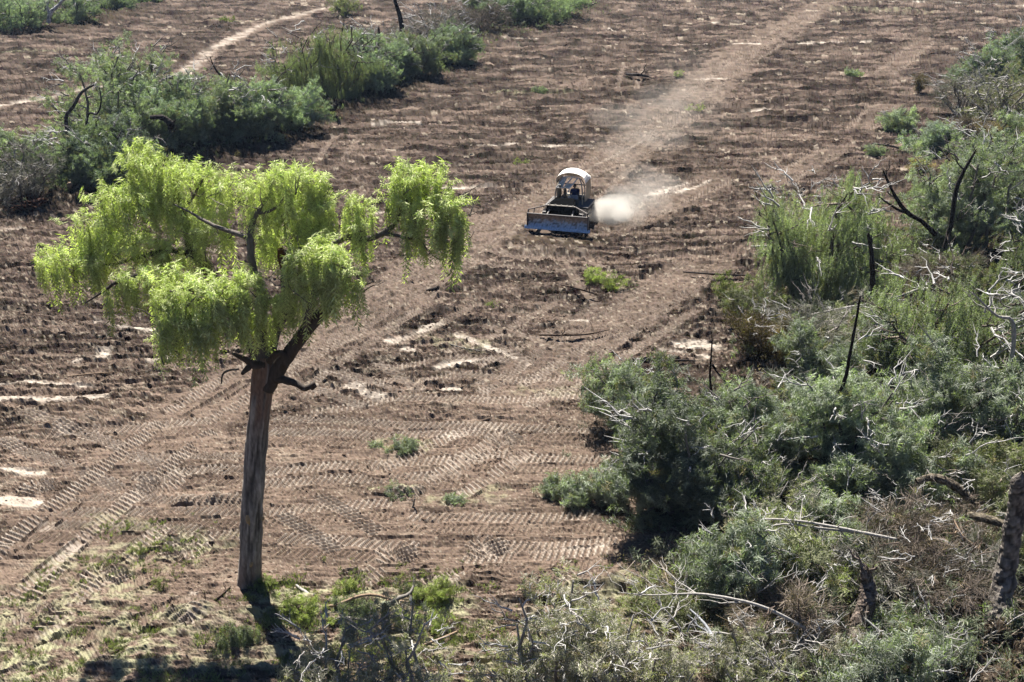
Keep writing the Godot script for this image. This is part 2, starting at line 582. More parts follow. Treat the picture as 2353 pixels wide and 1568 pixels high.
func press_tracks() -> void:
	# long passes of the machine across the clearing, far ones first
	pair(px([1290, 430, 1420, 350, 1600, 225, 1720, 120, 1880, 15]), 2.0, 1.6, 0.34)
	pair(px([1340, 450, 1480, 330, 1640, 225]), 2.0, 1.6, 0.3)
	pair(px([1600, 215, 1700, 150, 1830, 70]), 2.2, 1.6, 0.3)
	pair(px([430, 965, 760, 765, 1010, 610, 1180, 500, 1290, 430]), 2.1, 1.3, 0.32)
	pair(px([640, 900, 860, 745, 1060, 590]), 2.0, 1.2, 0.3)
	pair(px([1160, 925, 1300, 815, 1500, 685, 1630, 600]), 2.3, 1.3, 0.32)
	pair(px([1400, 520, 1560, 450, 1660, 405]), 2.0, 1.5)
	pair(px([1780, 420, 1860, 375, 1920, 345]), 1.8, 1.6)
	pair(px([1975, 295, 2040, 235]), 2.0, 1.6)
	pair(px([2030, 170, 2130, 95]), 2.0, 1.6)
	pair(px([1440, 205, 1450, 160, 1460, 150]), 2.0, 1.6)
	pair(px([760, 365, 780, 335, 800, 310]), 2.0, 1.6)
	press(px([430, 965, 760, 765, 1010, 610]), 0.22, RUT, 1.2)
	press(px([560, 960, 800, 800, 960, 690]), 0.22, RUT, 1.2)
	# passes that run from east to west
	for p in [[1090, 345, 1340, 338], [1360, 360, 1640, 356, 1760, 350], [1480, 300, 1960, 308], [1360, 550, 1500, 540, 1700, 535], [1330, 590, 1560, 578, 1700, 570], [850, 620, 1000, 600],
			[960, 520, 1200, 505], [1100, 250, 1400, 245], [1200, 190, 1500, 180], [1700, 470, 2080, 452], [100, 860, 300, 850], [0, 700, 330, 688], [30, 800, 330, 792], [1060, 700, 1400, 720],
			[1150, 640, 1480, 625], [1030, 440, 1200, 432], [0, 300, 140, 290], [600, 350, 900, 340]]:
		pair(px(p), 1.7, 1.04, 0.26)
	for p in [[630, 970, 900, 985, 1200, 988, 1450, 995], [620, 1000, 860, 1010, 1150, 1000], [610, 1095, 780, 1080, 1000, 1065, 1180, 1050], [300, 1100, 480, 1085, 640, 1090], [600, 1120, 800, 1108, 1060, 1096],
			[150, 1140, 360, 1150, 560, 1160], [140, 1180, 420, 1178, 560, 1180], [620, 1180, 740, 1172, 900, 1160], [640, 1240, 820, 1250, 960, 1262], [1080, 1260, 1240, 1262, 1420, 1250], [90, 1210, 240, 1212, 460, 1222],
			[1170, 1062, 1300, 1060, 1450, 1058], [940, 1190, 1180, 1195, 1380, 1188], [1060, 1290, 1250, 1280, 1400, 1270], [560, 1060, 420, 1050, 290, 1060], [100, 1000, 330, 985, 480, 972], [350, 1250, 480, 1240, 555, 1232]]:
		press(px(p), 0.3, TRACK, 1.25)
		press(side(px(p), 0.75), 0.27, TRACK, 1.0)
	for p in [[820, 800, 930, 760, 1060, 690], [1060, 830, 1180, 780, 1330, 690], [1240, 900, 1400, 800, 1560, 700], [700, 940, 900, 905, 1120, 900], [1100, 905, 1300, 890, 1450, 880], [930, 870, 1050, 845, 1180, 850], [1080, 760, 1200, 790, 1260, 830], [1180, 520, 1330, 600, 1420, 700], [0, 980, 200, 1040, 330, 1100], [1000, 560, 1150, 600, 1320, 610]]:
		pair(px(p), 1.9, 1.2, 0.3)
	# slanting passes across them
	pair(px([890, 1120, 1010, 1060, 1110, 1018]), 1.9, 1.7, 0.33)
	pair(px([690, 1165, 760, 1205, 820, 1250]), 1.6, 1.4)
	pair(px([980, 1150, 1080, 1090, 1180, 1030]), 1.6, 1.2)
	pair(px([820, 850, 880, 890, 920, 920]), 1.9, 1.4)
	pair(px([640, 850, 760, 880, 880, 930]), 1.9, 1.3)
	pair(px([-60, 1420, 120, 1230, 330, 1060, 430, 985]), 2.3, 1.7, 0.36)
	pair(px([20, 1460, 200, 1300, 320, 1200]), 2.0, 1.1, 0.3)
	press(px([-60, 1340, 60, 1255, 200, 1130]), 0.24, RUT, 0.8)
	press(px([0, 1410, 110, 1310, 200, 1240]), 0.26, RUT, 0.9)
	pair(px([-40, 1490, 140, 1440, 330, 1390]), 1.9, 1.04, 0.3)
	pair(px([60, 1540, 250, 1420, 420, 1340]), 1.9, 1.04, 0.3)
	# turns on the spot
	for p in [[900, 1120, 965, 1112, 0.0], [1130, 1035, 1200, 1030, 1.0], [960, 1310, 1060, 1325, 0.0], [1260, 1310, 1330, 1318, 0.0], [330, 1095, 420, 1090, 0.0], [390, 1240, 480, 1235, 0.0], [800, 1310, 870, 1308, 0.0],
			[1180, 560, 1290, 575, 0.0], [200, 1360, 290, 1340, 1.0], [400, 1420, 460, 1400, 0.0], [1090, 1285, 1160, 1275, 1.0], [100, 1450, 30, 1440, 0.0], [880, 1300, 950, 1290, 1.0], [120, 1120, 60, 1135, 0.0]]:
		var a := g2(p[0], p[1])
		var b := g2(p[2], p[3])
		var across := Vector2(-(b - a).y, (b - a).x) * (0.9 if p[4] == 0.0 else -0.9)
		press(bend(a, b, (a + b) * 0.5 + across), 0.34, TRACK, 1.7)
		press(bend(a + across * 0.55, b + across * 0.4, (a + b) * 0.5 + across * 1.5), 0.3, TRACK, 1.6)

# ---------------------------------------------------------------- plants
var leafy := {}   # meshes that the crowns repeat

func leaf(mb: MB, p: Vector3, d: Vector3, w: Vector3, col: Color) -> void:   # a small pointed blade: two faces folded on the midrib
	var k := mb.v.size()
	var nn := d.cross(w).normalized()
	mb.v.append_array(PackedVector3Array([p, p + d * 0.45 + w + nn * 0.1 * d.length(), p + d, p + d * 0.45 - w + nn * 0.1 * d.length()]))
	mb.i.append_array(PackedInt32Array([k, k + 1, k + 2, k, k + 2, k + 3]))
	for q in 4:
		mb.c.append(col)

func bare_mesh(mb: MB, mat: Material) -> ArrayMesh:   # without normals: every face is flat
	var m := ArrayMesh.new()
	var arr := []
	arr.resize(Mesh.ARRAY_MAX)
	arr[Mesh.ARRAY_VERTEX] = mb.v
	arr[Mesh.ARRAY_COLOR] = mb.c
	arr[Mesh.ARRAY_INDEX] = mb.i
	m.add_surface_from_arrays(Mesh.PRIMITIVE_TRIANGLES, arr)
	m.surface_set_material(0, mat)
	return m

func twig(mb: MB, p: Array, r: float, col: Color) -> void:   # three-sided thread
	for k in p.size() - 1:
		var t: Vector3 = (p[k + 1] - p[k]).normalized()
		var a := t.cross(Vector3(0.3, 0.5, 0.8)).normalized() * r
		var b := t.cross(a)
		var q: Array = [a, b * 0.87 - a * 0.5, b * -0.87 - a * 0.5]
		var s := mb.v.size()
		for e in 2:
			for w in 3:
				mb.v.append(p[k + e] + q[w] * (1.0 - 0.5 * float(k + e) / p.size()))
				mb.c.append(col)
		for w in 3:
			var w2 := (w + 1) % 3
			mb.i.append_array(PackedInt32Array([s + w, s + 3 + w, s + 3 + w2, s + w, s + 3 + w2, s + w2]))

func make_leafy() -> void:
	var rng := RandomNumberGenerator.new()
	rng.seed = 101
	# hanging strand: a metre long, hung from its top
	for variant in 3:
		var mb := MB.new()
		var p := Vector3.ZERO
		var pts := [p]
		var sway := Vector3(rng.randf_range(-0.3, 0.3), -1.0, rng.randf_range(-0.3, 0.3))
		for k in 5:
			sway = (sway + Vector3(rng.randf_range(-0.15, 0.15), -0.35, rng.randf_range(-0.15, 0.15))).normalized()
			p += sway * 0.2
			pts.append(p)
		twig(mb, pts, 0.003, Color(0.5, 0.45, 0.3))
		for k in 30:
			var s := float(k) / 30.0 * 4.99
			var o: Vector3 = pts[int(s)].lerp(pts[int(s) + 1], fposmod(s, 1.0))
			var yaw := k * 2.4 + rng.randf()
			var d := Vector3(cos(yaw) * 0.75, -0.7 + rng.randf_range(-0.3, 0.3), sin(yaw) * 0.75).normalized() * rng.randf_range(0.1, 0.18)
			var w := d.cross(Vector3(sin(yaw * 3.1), 0.5, cos(yaw * 1.7))).normalized() * rng.randf_range(0.014, 0.023)
			leaf(mb, o, d, w, Color.WHITE * rng.randf_range(0.6, 1.4))
		leafy["strand%d" % variant] = bare_mesh(mb, M.leaf)
	# feathery spray: half a metre, grows along +Y and nods
	for variant in 3:
		var mb := MB.new()
		var p := Vector3.ZERO
		var pts := [p]
		var d0 := Vector3(0.1, 1.0, 0.0)
		for k in 4:
			d0 = (d0 + Vector3(rng.randf_range(0.05, 0.3), -0.12, rng.randf_range(-0.15, 0.15))).normalized()
			p += d0 * 0.13
			pts.append(p)
		twig(mb, pts, 0.004, Color(1.3, 1.25, 1.15))
		for k in 28:
			var s := (0.15 + 0.85 * float(k) / 28.0) * 3.99
			var o: Vector3 = pts[int(s)].lerp(pts[int(s) + 1], fposmod(s, 1.0))
			var yaw := k * 2.4 + rng.randf()
			var d := (Vector3(cos(yaw) + 0.5, rng.randf_range(-0.5, 0.4), sin(yaw))).normalized() * rng.randf_range(0.13, 0.26)
			var w := d.cross(Vector3(sin(yaw * 3.1), 0.7, cos(yaw * 1.7))).normalized() * rng.randf_range(0.0095, 0.015)
			leaf(mb, o, d, w, Color.WHITE * rng.randf_range(0.55, 1.45))
		leafy["spray%d" % variant] = bare_mesh(mb, M.leaf)
	# bare twig fan: half a metre of fine forks
	for variant in 3:
		var mb := MB.new()
		for k in 7:
			var yaw := rng.randf() * TAU
			var d := Vector3(cos(yaw) * 0.5, 1.0, sin(yaw) * 0.5).normalized()
			var p := Vector3.UP * (0.04 * k)
			var pts := [p]
			for q in 3:
				d = (d + Vector3(rng.randf_range(-0.4, 0.4), rng.randf_range(-0.25, 0.25), rng.randf_range(-0.4, 0.4))).normalized()
				p += d * rng.randf_range(0.08, 0.17)
				pts.append(p)
			twig(mb, pts, 0.0055, Color.WHITE * rng.randf_range(0.75, 1.2))
		leafy["twigs%d" % variant] = bare_mesh(mb, M.leaf)
	# dry leaf clump
	for variant in 2:
		var mb := MB.new()
		for k in 22:
			var o := Vector3(rng.randf_range(-1, 1), rng.randf_range(-0.6, 1), rng.randf_range(-1, 1)) * 0.17
			var d := Vector3(rng.randf_range(-1, 1), rng.randf_range(-1, 0.6), rng.randf_range(-1, 1)).normalized() * rng.randf_range(0.05, 0.1)
			var w := d.cross(Vector3(rng.randf_range(-1, 1), 1, rng.randf_range(-1, 1))).normalized() * 0.018
			leaf(mb, o, d, w, Color.WHITE * rng.randf_range(0.6, 1.3))
		leafy["dry%d" % variant] = bare_mesh(mb, M.leaf)
	# grass tuft
	for variant in 2:
		var mb := MB.new()
		for k in 12:
			var yaw := rng.randf() * TAU
			var o := Vector3(rng.randf_range(-1, 1), 0, rng.randf_range(-1, 1)) * 0.06
			var d := Vector3(cos(yaw) * rng.randf_range(0.1, 0.8), 1.0, sin(yaw) * rng.randf_range(0.1, 0.8)).normalized() * rng.randf_range(0.08, 0.2)
			leaf(mb, o, d, Vector3(-sin(yaw), 0, cos(yaw)) * 0.008, Color.WHITE * rng.randf_range(0.75, 1.25))
		leafy["tuft%d" % variant] = bare_mesh(mb, M.leaf)
	# clod and chip for the field
	for variant in 3:
		var mb := MB.new()
		var ring := []
		for k in 5:
			var w := TAU * k / 5.0
			ring.append(Vector3(cos(w) * rng.randf_range(0.6, 1.1), rng.randf_range(-0.1, 0.3), sin(w) * rng.randf_range(0.6, 1.1)))
		var top := Vector3(rng.randf_range(-0.2, 0.2), rng.randf_range(0.3, 0.6), 0.1)
		var low := Vector3(0, -0.5, 0)
		for k in 5:
			var a: Vector3 = ring[k]
			var b: Vector3 = ring[(k + 1) % 5]
			var s := mb.v.size()
			mb.v.append_array(PackedVector3Array([a, b, top, b, a, low]))
			mb.i.append_array(PackedInt32Array([s, s + 1, s + 2, s + 3, s + 4, s + 5]))
		for k in mb.v.size():
			mb.c.append(Color.WHITE)
		leafy["clod%d" % variant] = bare_mesh(mb, M.crumb)
	for variant in 2:
		var mb := MB.new()
		var p := Vector3(-0.5, 0, 0)
		var pts := [p]
		for k in 4:
			p += Vector3(0.25, rng.randf_range(-0.03, 0.05), rng.randf_range(-0.08, 0.08))
			pts.append(p)
		twig(mb, pts, 0.016, Color.WHITE)
		leafy["stick%d" % variant] = bare_mesh(mb, M.crumb)

func many(called: String, kind: String, places: Array, tints: Array, parent: Node) -> MultiMeshInstance3D:
	var mm := MultiMesh.new()
	mm.transform_format = MultiMesh.TRANSFORM_3D
	mm.use_colors = true
	mm.mesh = leafy[kind]
	mm.instance_count = places.size()
	for k in places.size():
		mm.set_instance_transform(k, places[k])
		mm.set_instance_color(k, tints[k])
	var o := MultiMeshInstance3D.new()
	o.multimesh = mm
	o.name = called if parent != self else numbered(called)
	o.set_meta("kind", "stuff")
	parent.add_child(o, true)
	return o

func upright(rng: RandomNumberGenerator, p: Vector3, size: float, lean := 0.2) -> Transform3D:
	var b := Basis(Vector3.UP, rng.randf() * TAU)
	b = Basis(Vector3(rng.randf_range(-1, 1), 0, rng.randf_range(-1, 1)).normalized(), rng.randf() * lean) * b
	return Transform3D(b.scaled(Vector3.ONE * size), p)

func aimed(rng: RandomNumberGenerator, p: Vector3, d: Vector3, size: float) -> Transform3D:   # +Y along d
	var y := d.normalized()
	var x := y.cross(Vector3(rng.randf_range(-1, 1), rng.randf_range(-1, 1), rng.randf_range(-1, 1))).normalized()
	return Transform3D(Basis(x, y, x.cross(y)).scaled(Vector3.ONE * size), p)

func crooked(rng: RandomNumberGenerator, a: Vector3, b: Vector3, n: int, wob: float) -> Array:
	var out := []
	var len := a.distance_to(b)
	for k in n + 1:
		var t := float(k) / n
		var amt := wob * len * sin(PI * clampf(t, 0.05, 0.95))
		out.append(a.lerp(b, t) + Vector3(rng.randf_range(-amt, amt), rng.randf_range(-amt, amt) * 0.7, rng.randf_range(-amt, amt)))
	out[0] = a
	out[n] = b
	return out

func taper(r0: float, r1: float, n: int) -> Array:
	var out := []
	for k in n + 1:
		out.append(lerpf(r0, r1, float(k) / n))
	return out

# styles of crown: what hangs on the twigs, how dense, what colour
const LOOK := {
	"weep": {"kind": "strand", "per": 8, "tint": Color(0.3, 0.325, 0.235), "bark": Color(0.09, 0.075, 0.06), "size": [0.5, 0.95], "limbs": 10},
	"feather": {"kind": "spray", "per": 8.5, "tint": Color(0.32, 0.345, 0.29), "bark": Color(0.16, 0.145, 0.13), "size": [0.65, 1.1], "limbs": 10},
	"dim": {"kind": "spray", "per": 8, "tint": Color(0.235, 0.265, 0.235), "bark": Color(0.1, 0.09, 0.085), "size": [0.8, 1.2], "limbs": 10},
	"sparse": {"kind": "spray", "per": 3, "tint": Color(0.39, 0.365, 0.31), "bark": Color(0.33, 0.31, 0.285), "size": [0.45, 0.8], "limbs": 11},
	"bare": {"kind": "twigs", "per": 5, "tint": Color(0.33, 0.31, 0.28), "bark": Color(0.24, 0.215, 0.195), "size": [0.8, 1.4], "limbs": 12},
	"brown": {"kind": "dry", "per": 6, "tint": Color(0.15, 0.11, 0.07), "bark": Color(0.11, 0.085, 0.065), "size": [0.8, 1.3], "limbs": 10},
	"gold": {"kind": "dry", "per": 8, "tint": Color(0.34, 0.25, 0.12), "bark": Color(0.11, 0.085, 0.065), "size": [0.7, 1.1], "limbs": 7},
	"rust": {"kind": "twigs", "per": 8, "tint": Color(0.27, 0.22, 0.185), "bark": Color(0.16, 0.125, 0.1), "size": [0.8, 1.3], "limbs": 11},
	"young": {"kind": "spray", "per": 8, "tint": Color(0.33, 0.36, 0.15), "bark": Color(0.15, 0.14, 0.08), "size": [0.45, 0.75], "limbs": 6},
	"mixed": {"kind": "spray", "per": 5.5, "tint": Color(0.32, 0.325, 0.215), "bark": Color(0.2, 0.17, 0.13), "size": [0.6, 1.0], "limbs": 11},
}

func felled(called: String, label: String, category: String, group: String, u: float, vb: float, wpx: float, hpx: float, style: String, sd: int, dense := 1.0, tone := 1.0, lean := 0.0, drop := 0.0) -> Node3D:
	var look: Dictionary = LOOK[style]
	var rng := RandomNumberGenerator.new()
	rng.seed = sd * 7919 + 13
	var base := gh(u, vb)
	var k := ppm(vb)
	var phi := atan2(CAM_H, -base.z)
	var wide := wpx / k
	var tall := hpx / (k * cos(phi)) * 0.94
	if called == "felled_tree":
		wide *= 1.12
		tall *= 1.32
	base.y = lay(base.x, base.z) - 0.05 - drop
	var o := thing(called, label, category, base, 0.0, group)
	var wood := MB.new()
	var places := [[], [], []]
	var tints := [[], [], []]
	var span := sqrt(wide * tall)
	var stem := clampf(span * 0.022, 0.015, 0.16)
	var limbs: int = look.limbs
	var fineness := clampf(span / 3.5, 0.35, 1.6)
	var top_count := 0
	for l in limbs:
		var yaw := TAU * (l + rng.randf()) / limbs
		var up := rng.randf_range(0.25, 1.0)
		var out := sqrt(1.0 - up * up * 0.8) * rng.randf_range(0.7, 1.12)
		up *= rng.randf_range(0.85, 1.08)
		var tip := Vector3(cos(yaw) * out * wide * 0.52 + lean * tall * up, tall * (0.12 + 0.78 * up), sin(yaw) * out * wide * 0.42)
		var from := Vector3(rng.randf_range(-0.1, 0.1) * wide, 0, rng.randf_range(-0.1, 0.1) * wide)
		var limb := crooked(rng, from, tip, 5, 0.1)
		var col: Color = look.bark * rng.randf_range(0.7, 1.3)
		wood.tube(limb, taper(stem * rng.randf_range(0.7, 1.2), stem * 0.3, 5), 5)
		wood.fill(col)
		var forks := int(3 + 3 * fineness)
		for f in forks:
			var s := rng.randf_range(1.4, 5.0)
			var p: Vector3 = limb[int(s)] if s >= 5.0 else limb[int(s)].lerp(limb[int(s) + 1], fposmod(s, 1.0))
			var d := Vector3(rng.randf_range(-1, 1), rng.randf_range(-0.35, 0.9), rng.randf_range(-1, 1)).normalized()
			var q := p + d * span * rng.randf_range(0.12, 0.26)
			q.y = clampf(q.y, 0.08, tall * 1.0)
			var sub := crooked(rng, p, q, 3, 0.12)
			var pale := rng.randf() < 0.3
			wood.tube(sub, taper(stem * 0.42, stem * 0.14, 3), 4)
			wood.fill(col * (2.0 if pale else 1.0))
			for t in 3:
				var a: Vector3 = sub[1 + t % 3]
				var e := a + (d * 0.6 + Vector3(rng.randf_range(-1, 1), rng.randf_range(-0.5, 0.8), rng.randf_range(-1, 1))).normalized() * span * rng.randf_range(0.07, 0.16)
				e.y = clampf(e.y, 0.06, tall * 1.04)
				if t < 2:
					wood.tube([a, a.lerp(e, 0.5) + Vector3(rng.randf_range(-0.04, 0.04), rng.randf_range(-0.04, 0.04), 0) * span, e], [stem * 0.2, stem * 0.13, 0.004], 3)
					wood.fill(col * (2.2 if pale else 1.2))
				var n := maxi(1, int(look.per * dense * fineness))
				var patch := rng.randf_range(0.65, 1.3)
				for h in n:
					var w := a.lerp(e, rng.randf_range(0.1, 1.1)) + Vector3(rng.randfn(), rng.randfn() * 0.6, rng.randfn()) * span * 0.045
					w.y = maxf(w.y, 0.04)
					var size: float = rng.randf_range(look.size[0], look.size[1]) * clampf(span / 1.5, 0.3, 1.0)
					var tf: Transform3D
					if look.kind == "strand":
						tf = upright(rng, w, minf(size, w.y + 0.3), 0.35)
					elif look.kind == "dry":
						tf = upright(rng, w, size, 3.0)
					else:
						var dd := (w - Vector3(0, tall * 0.3, 0)).normalized() * 0.8 + Vector3(rng.randf_range(-0.8, 0.8), rng.randf_range(-1.1, 0.25), rng.randf_range(-0.8, 0.8))
						tf = aimed(rng, w, dd, size)
					var slot := rng.randi() % (2 if look.kind == "dry" else 3)
					places[slot].append(tf)
					var c: Color = look.tint * (tone * patch * rng.randf_range(0.75, 1.3))
					if rng.randf() < 0.06:
						c = c.lerp(Color(0.26, 0.2, 0.08), 0.6)
					tints[slot].append(Color(c.r, c.g, c.b))
	# long bare shoots that stick out of the crown
	if style != "young" and span > 1.2:
		for q in int(11 + 15 * fineness):
			var yaw := rng.randf() * TAU
			var a := Vector3(cos(yaw) * wide * 0.36, tall * rng.randf_range(0.4, 0.92), sin(yaw) * wide * 0.28)
			var e := a + Vector3(cos(yaw) * rng.randf_range(0.2, 1.0), rng.randf_range(-0.25, 0.75), sin(yaw) * rng.randf_range(0.2, 1.0)) * span * rng.randf_range(0.16, 0.36)
			e.y = maxf(e.y, 0.1)
			var shoot := crooked(rng, a, e, 5, 0.09)
			wood.tube(shoot, taper(maxf(stem * 0.4, 0.014), 0.008, 5), 4)
			for f in 4:
				var g: Vector3 = shoot[1 + f % 4]
				wood.tube(crooked(rng, g, g + (e - a) * rng.randf_range(0.2, 0.5) + Vector3(rng.randfn(), rng.randfn() * 0.7, rng.randfn()) * span * 0.05, 3, 0.1), taper(stem * 0.22, 0.005, 3), 3)
			wood.fill((Color(0.42, 0.41, 0.39) if rng.randf() < 0.7 else look.bark) * rng.randf_range(0.8, 1.25))
	put(wood, "branches", M.bark_tint, o).set_meta("kind", "stuff")
	for slot in 3:
		if places[slot].size():
			many("foliage" if look.kind != "twigs" else "twig_foliage", "%s%d" % [look.kind, slot], places[slot], tints[slot], o)
	return o

# ---------------------------------------------------------------- the lone weeping tree that was left standing
func limb_of(tree: Node3D, called: String, list: Array, sides: int, rng: RandomNumberGenerator, mat: Material, col: Color, split := 3) -> Array:
	# list: [u, v, distance, radius] per joint
	var pts := []
	var rad := []
	for k in list.size():
		pts.append(at(list[k][0], list[k][1], list[k][2]) - tree.position)
		rad.append(list[k][3])
	var curve := Curve3D.new()
	for k in pts.size():
		var t: Vector3 = (pts[mini(k + 1, pts.size() - 1)] - pts[maxi(k - 1, 0)]) * 0.2
		curve.add_point(pts[k], -t, t)
	var out := []
	var rr := []
	for k in pts.size() - 1:
		for s in split:
			out.append(curve.sample(k, float(s) / split) + Vector3(rng.randf_range(-1, 1), rng.randf_range(-1, 1), rng.randf_range(-1, 1)) * rad[k] * 0.12)
			rr.append(lerpf(rad[k], rad[k + 1], float(s) / split) * rng.randf_range(0.93, 1.07))
	out.append(pts[-1])
	rr.append(rad[-1])
	var mb := MB.new()
	mb.tube(out, rr, sides, 0.07, rng)
	mb.fill(col)
	put(mb, called, mat, tree)
	return out

func weeping_tree() -> void:
	var rng := RandomNumberGenerator.new()
	rng.seed = 4242
	var D := 28.1
	var root := at(573, 1340, D)
	root.y = lay(root.x, root.z) - 0.05
	var t := thing("weeping_tree", "tall solitary weeping tree with bright yellow-green drooping crown and bare trunk", "tree", root)
	# trunk: a lathe of its own with ridged bark
	var line := [[574, 1352, 0.37], [574, 1325, 0.335], [576, 1260, 0.315], [579, 1180, 0.31], [584, 1100, 0.3], [589, 1020, 0.3], [596, 950, 0.305], [601, 900, 0.32], [606, 860, 0.34], [609, 835, 0.33], [608, 815, 0.25]]
	var cv := Curve3D.new()
	var rc := []
	for k in line.size():
		var p := at(line[k][0], line[k][1], D) - root
		var q := at(line[mini(k + 1, line.size() - 1)][0], line[mini(k + 1, line.size() - 1)][1], D) - at(line[maxi(k - 1, 0)][0], line[maxi(k - 1, 0)][1], D)
		cv.add_point(p, -q * 0.16, q * 0.16)
		rc.append(line[k][2])
	var mb := MB.new()
	var bark := FastNoiseLite.new()
	bark.seed = 8
	bark.frequency = 1.0
	bark.fractal_octaves = 3
	var sides := 40
	var rings := 0
	for k in line.size() - 1:
		for s in 14:
			var w := float(s) / 14
			var c := cv.sample(k, w)
			var r := lerpf(rc[k], rc[k + 1], w)
			for a in sides:
				var ang := TAU * a / sides
				var d := Vector3(cos(ang), 0, sin(ang))
				var n1 := bark.get_noise_3d(d.x * 7.0, c.y * 0.9, d.z * 7.0)
				var n2 := bark.get_noise_3d(d.x * 1.4, c.y * 0.35 + 9.0, d.z * 1.4)
				mb.v.append(c + d * r * (1.0 + 0.2 * n1 + 0.16 * n2 + 0.16 * exp(-c.y * 4.0) * (0.7 + 1.2 * n2)))
				var tone := 0.8 + 0.7 * n2 + 1.3 * n1
				var col := Color(0.27, 0.245, 0.215) * clampf(tone, 0.3, 1.7)
				# the worn red-brown foot and the dark damp streak below the fork
				if c.y < 1.5:
					col = col.lerp(Color(0.21, 0.15, 0.115), 0.6 * smooth(1.5, 0.4, c.y) * smooth(-0.3, 0.3, n2))
				if c.y > 4.8:
					col = col.lerp(Color(0.24, 0.15, 0.105), 0.7 * smooth(4.8, 6.0, c.y) * smooth(0.1, -0.2, n2))
				mb.c.append(Color(col.r, col.g, col.b))
			rings += 1
	for k in rings - 1:
		for a in sides:
			var q := k * sides + a
			var q2 := k * sides + (a + 1) % sides
			mb.i.append_array(PackedInt32Array([q, q + sides, q2 + sides, q, q2 + sides, q2]))
	var st := SurfaceTool.new()
	st.create_from(bare_mesh(mb, M.bark), 0)
	st.generate_normals()
	var tr := MeshInstance3D.new()
	tr.mesh = st.commit()
	tr.mesh.surface_set_material(0, M.bark)
	tr.name = "trunk"
	t.add_child(tr, true)
	# the pale wound where the bark was torn off, and a smaller one on the other flank
	for wd in [[569, 1198, 1.0], [601, 1195, 0.5], [575, 1300, 0.6]]:
		var wm := MB.new()
		var c := at(wd[0], wd[1], D - 0.37) - root
		var prev: Array = []
		for a in 9:
			var w := TAU * a / 9
			prev.append(c + Vector3(cos(w) * 0.13, sin(w) * 0.2, 0.02 - 0.1 * absf(cos(w))) * wd[2] * rng.randf_range(0.7, 1.2) - Vector3(0, 0, 0.06))
		for a in 9:
			wm.tri(c + Vector3(0, 0, 0.05), prev[(a + 1) % 9], prev[a])
		wm.fill(Color(0.42, 0.3, 0.16))
		put(wm, "bark_wound", M.bark_tint, t)
	var grey := Color(0.14, 0.123, 0.107)
	var dark := Color(0.07, 0.058, 0.048)
	# limbs, [u, v, distance, radius]
	limb_of(t, "limb", [[606, 850, 28.1, 0.25], [598, 800, 28.1, 0.2], [596, 745, 28.0, 0.18], [600, 690, 28.0, 0.15], [585, 640, 28.0, 0.11], [576, 570, 28.0, 0.1], [576, 530, 28.1, 0.085], [590, 490, 28.2, 0.06], [625, 440, 28.4, 0.04]], 10, rng, M.bark_tint, grey * 1.2)
	limb_of(t, "limb", [[615, 850, 28.1, 0.23], [622, 800, 28.3, 0.17], [640, 750, 28.5, 0.14], [655, 690, 28.7, 0.13], [655, 620, 28.8, 0.11], [680, 540, 29.0, 0.08], [700, 470, 29.2, 0.05]], 10, rng, M.bark_tint, grey)
	var big := limb_of(t, "limb", [[612, 895, 28.0, 0.2], [640, 850, 27.9, 0.21], [672, 800, 27.8, 0.2], [705, 757, 27.6, 0.185], [740, 718, 27.5, 0.165], [765, 680, 27.5, 0.14], [768, 620, 27.6, 0.1], [765, 562, 27.7, 0.085]], 12, rng, M.bark_tint, dark)
	limb_of(t, "limb", [[765, 562, 27.7, 0.085], [795, 546, 27.7, 0.085], [825, 548, 27.7, 0.085], [855, 547, 27.7, 0.08], [890, 530, 27.7, 0.075], [910, 510, 27.8, 0.06], [925, 480, 27.9, 0.05], [945, 440, 28.0, 0.035], [960, 410, 28.0, 0.02]], 9, rng, M.bark_tint, grey * 1.0)
	limb_of(t, "limb", [[875, 538, 27.7, 0.06], [905, 540, 27.6, 0.05], [940, 548, 27.5, 0.04], [990, 545, 27.5, 0.03], [1035, 555, 27.5, 0.015]], 7, rng, M.bark_tint, grey * 1.0)
	limb_of(t, "limb", [[604, 830, 28.2, 0.24], [565, 760, 28.9, 0.22], [520, 690, 29.5, 0.2], [490, 640, 29.9, 0.2], [465, 605, 30.1, 0.19], [438, 570, 30.2, 0.14], [425, 500, 30.3, 0.11], [410, 440, 30.4, 0.09], [385, 390, 30.5, 0.05], [350, 370, 30.6, 0.02]], 12, rng, M.bark_tint, dark * 1.2)
	limb_of(t, "limb", [[455, 590, 30.1, 0.1], [400, 576, 30.2, 0.085], [340, 585, 30.1, 0.07], [290, 600, 30.0, 0.05], [240, 610, 29.9, 0.04], [170, 600, 29.8, 0.02]], 8, rng, M.bark_tint, dark)
	limb_of(t, "limb", [[578, 548, 28.0, 0.075], [548, 538, 28.2, 0.07], [505, 524, 28.5, 0.06], [470, 508, 28.8, 0.05], [440, 490, 29.0, 0.03], [400, 470, 29.2, 0.02]], 8, rng, M.bark_tint, grey * 1.1)
	limb_of(t, "limb", [[420, 480, 30.3, 0.07], [450, 440, 30.2, 0.05], [470, 400, 30.1, 0.03], [480, 370, 30.0, 0.015]], 7, rng, M.bark_tint, grey)
	limb_of(t, "limb", [[590, 490, 28.2, 0.05], [620, 485, 28.1, 0.04], [650, 460, 28.0, 0.03], [668, 420, 28.0, 0.015]], 7, rng, M.bark_tint, grey * 1.0)
	limb_of(t, "limb", [[520, 700, 29.5, 0.12], [440, 690, 28.8, 0.1], [340, 640, 28.4, 0.07], [300, 636, 28.2, 0.055], [268, 648, 28.1, 0.05], [240, 668, 28.0, 0.035], [195, 697, 28.0, 0.018]], 8, rng, M.bark_tint, dark)
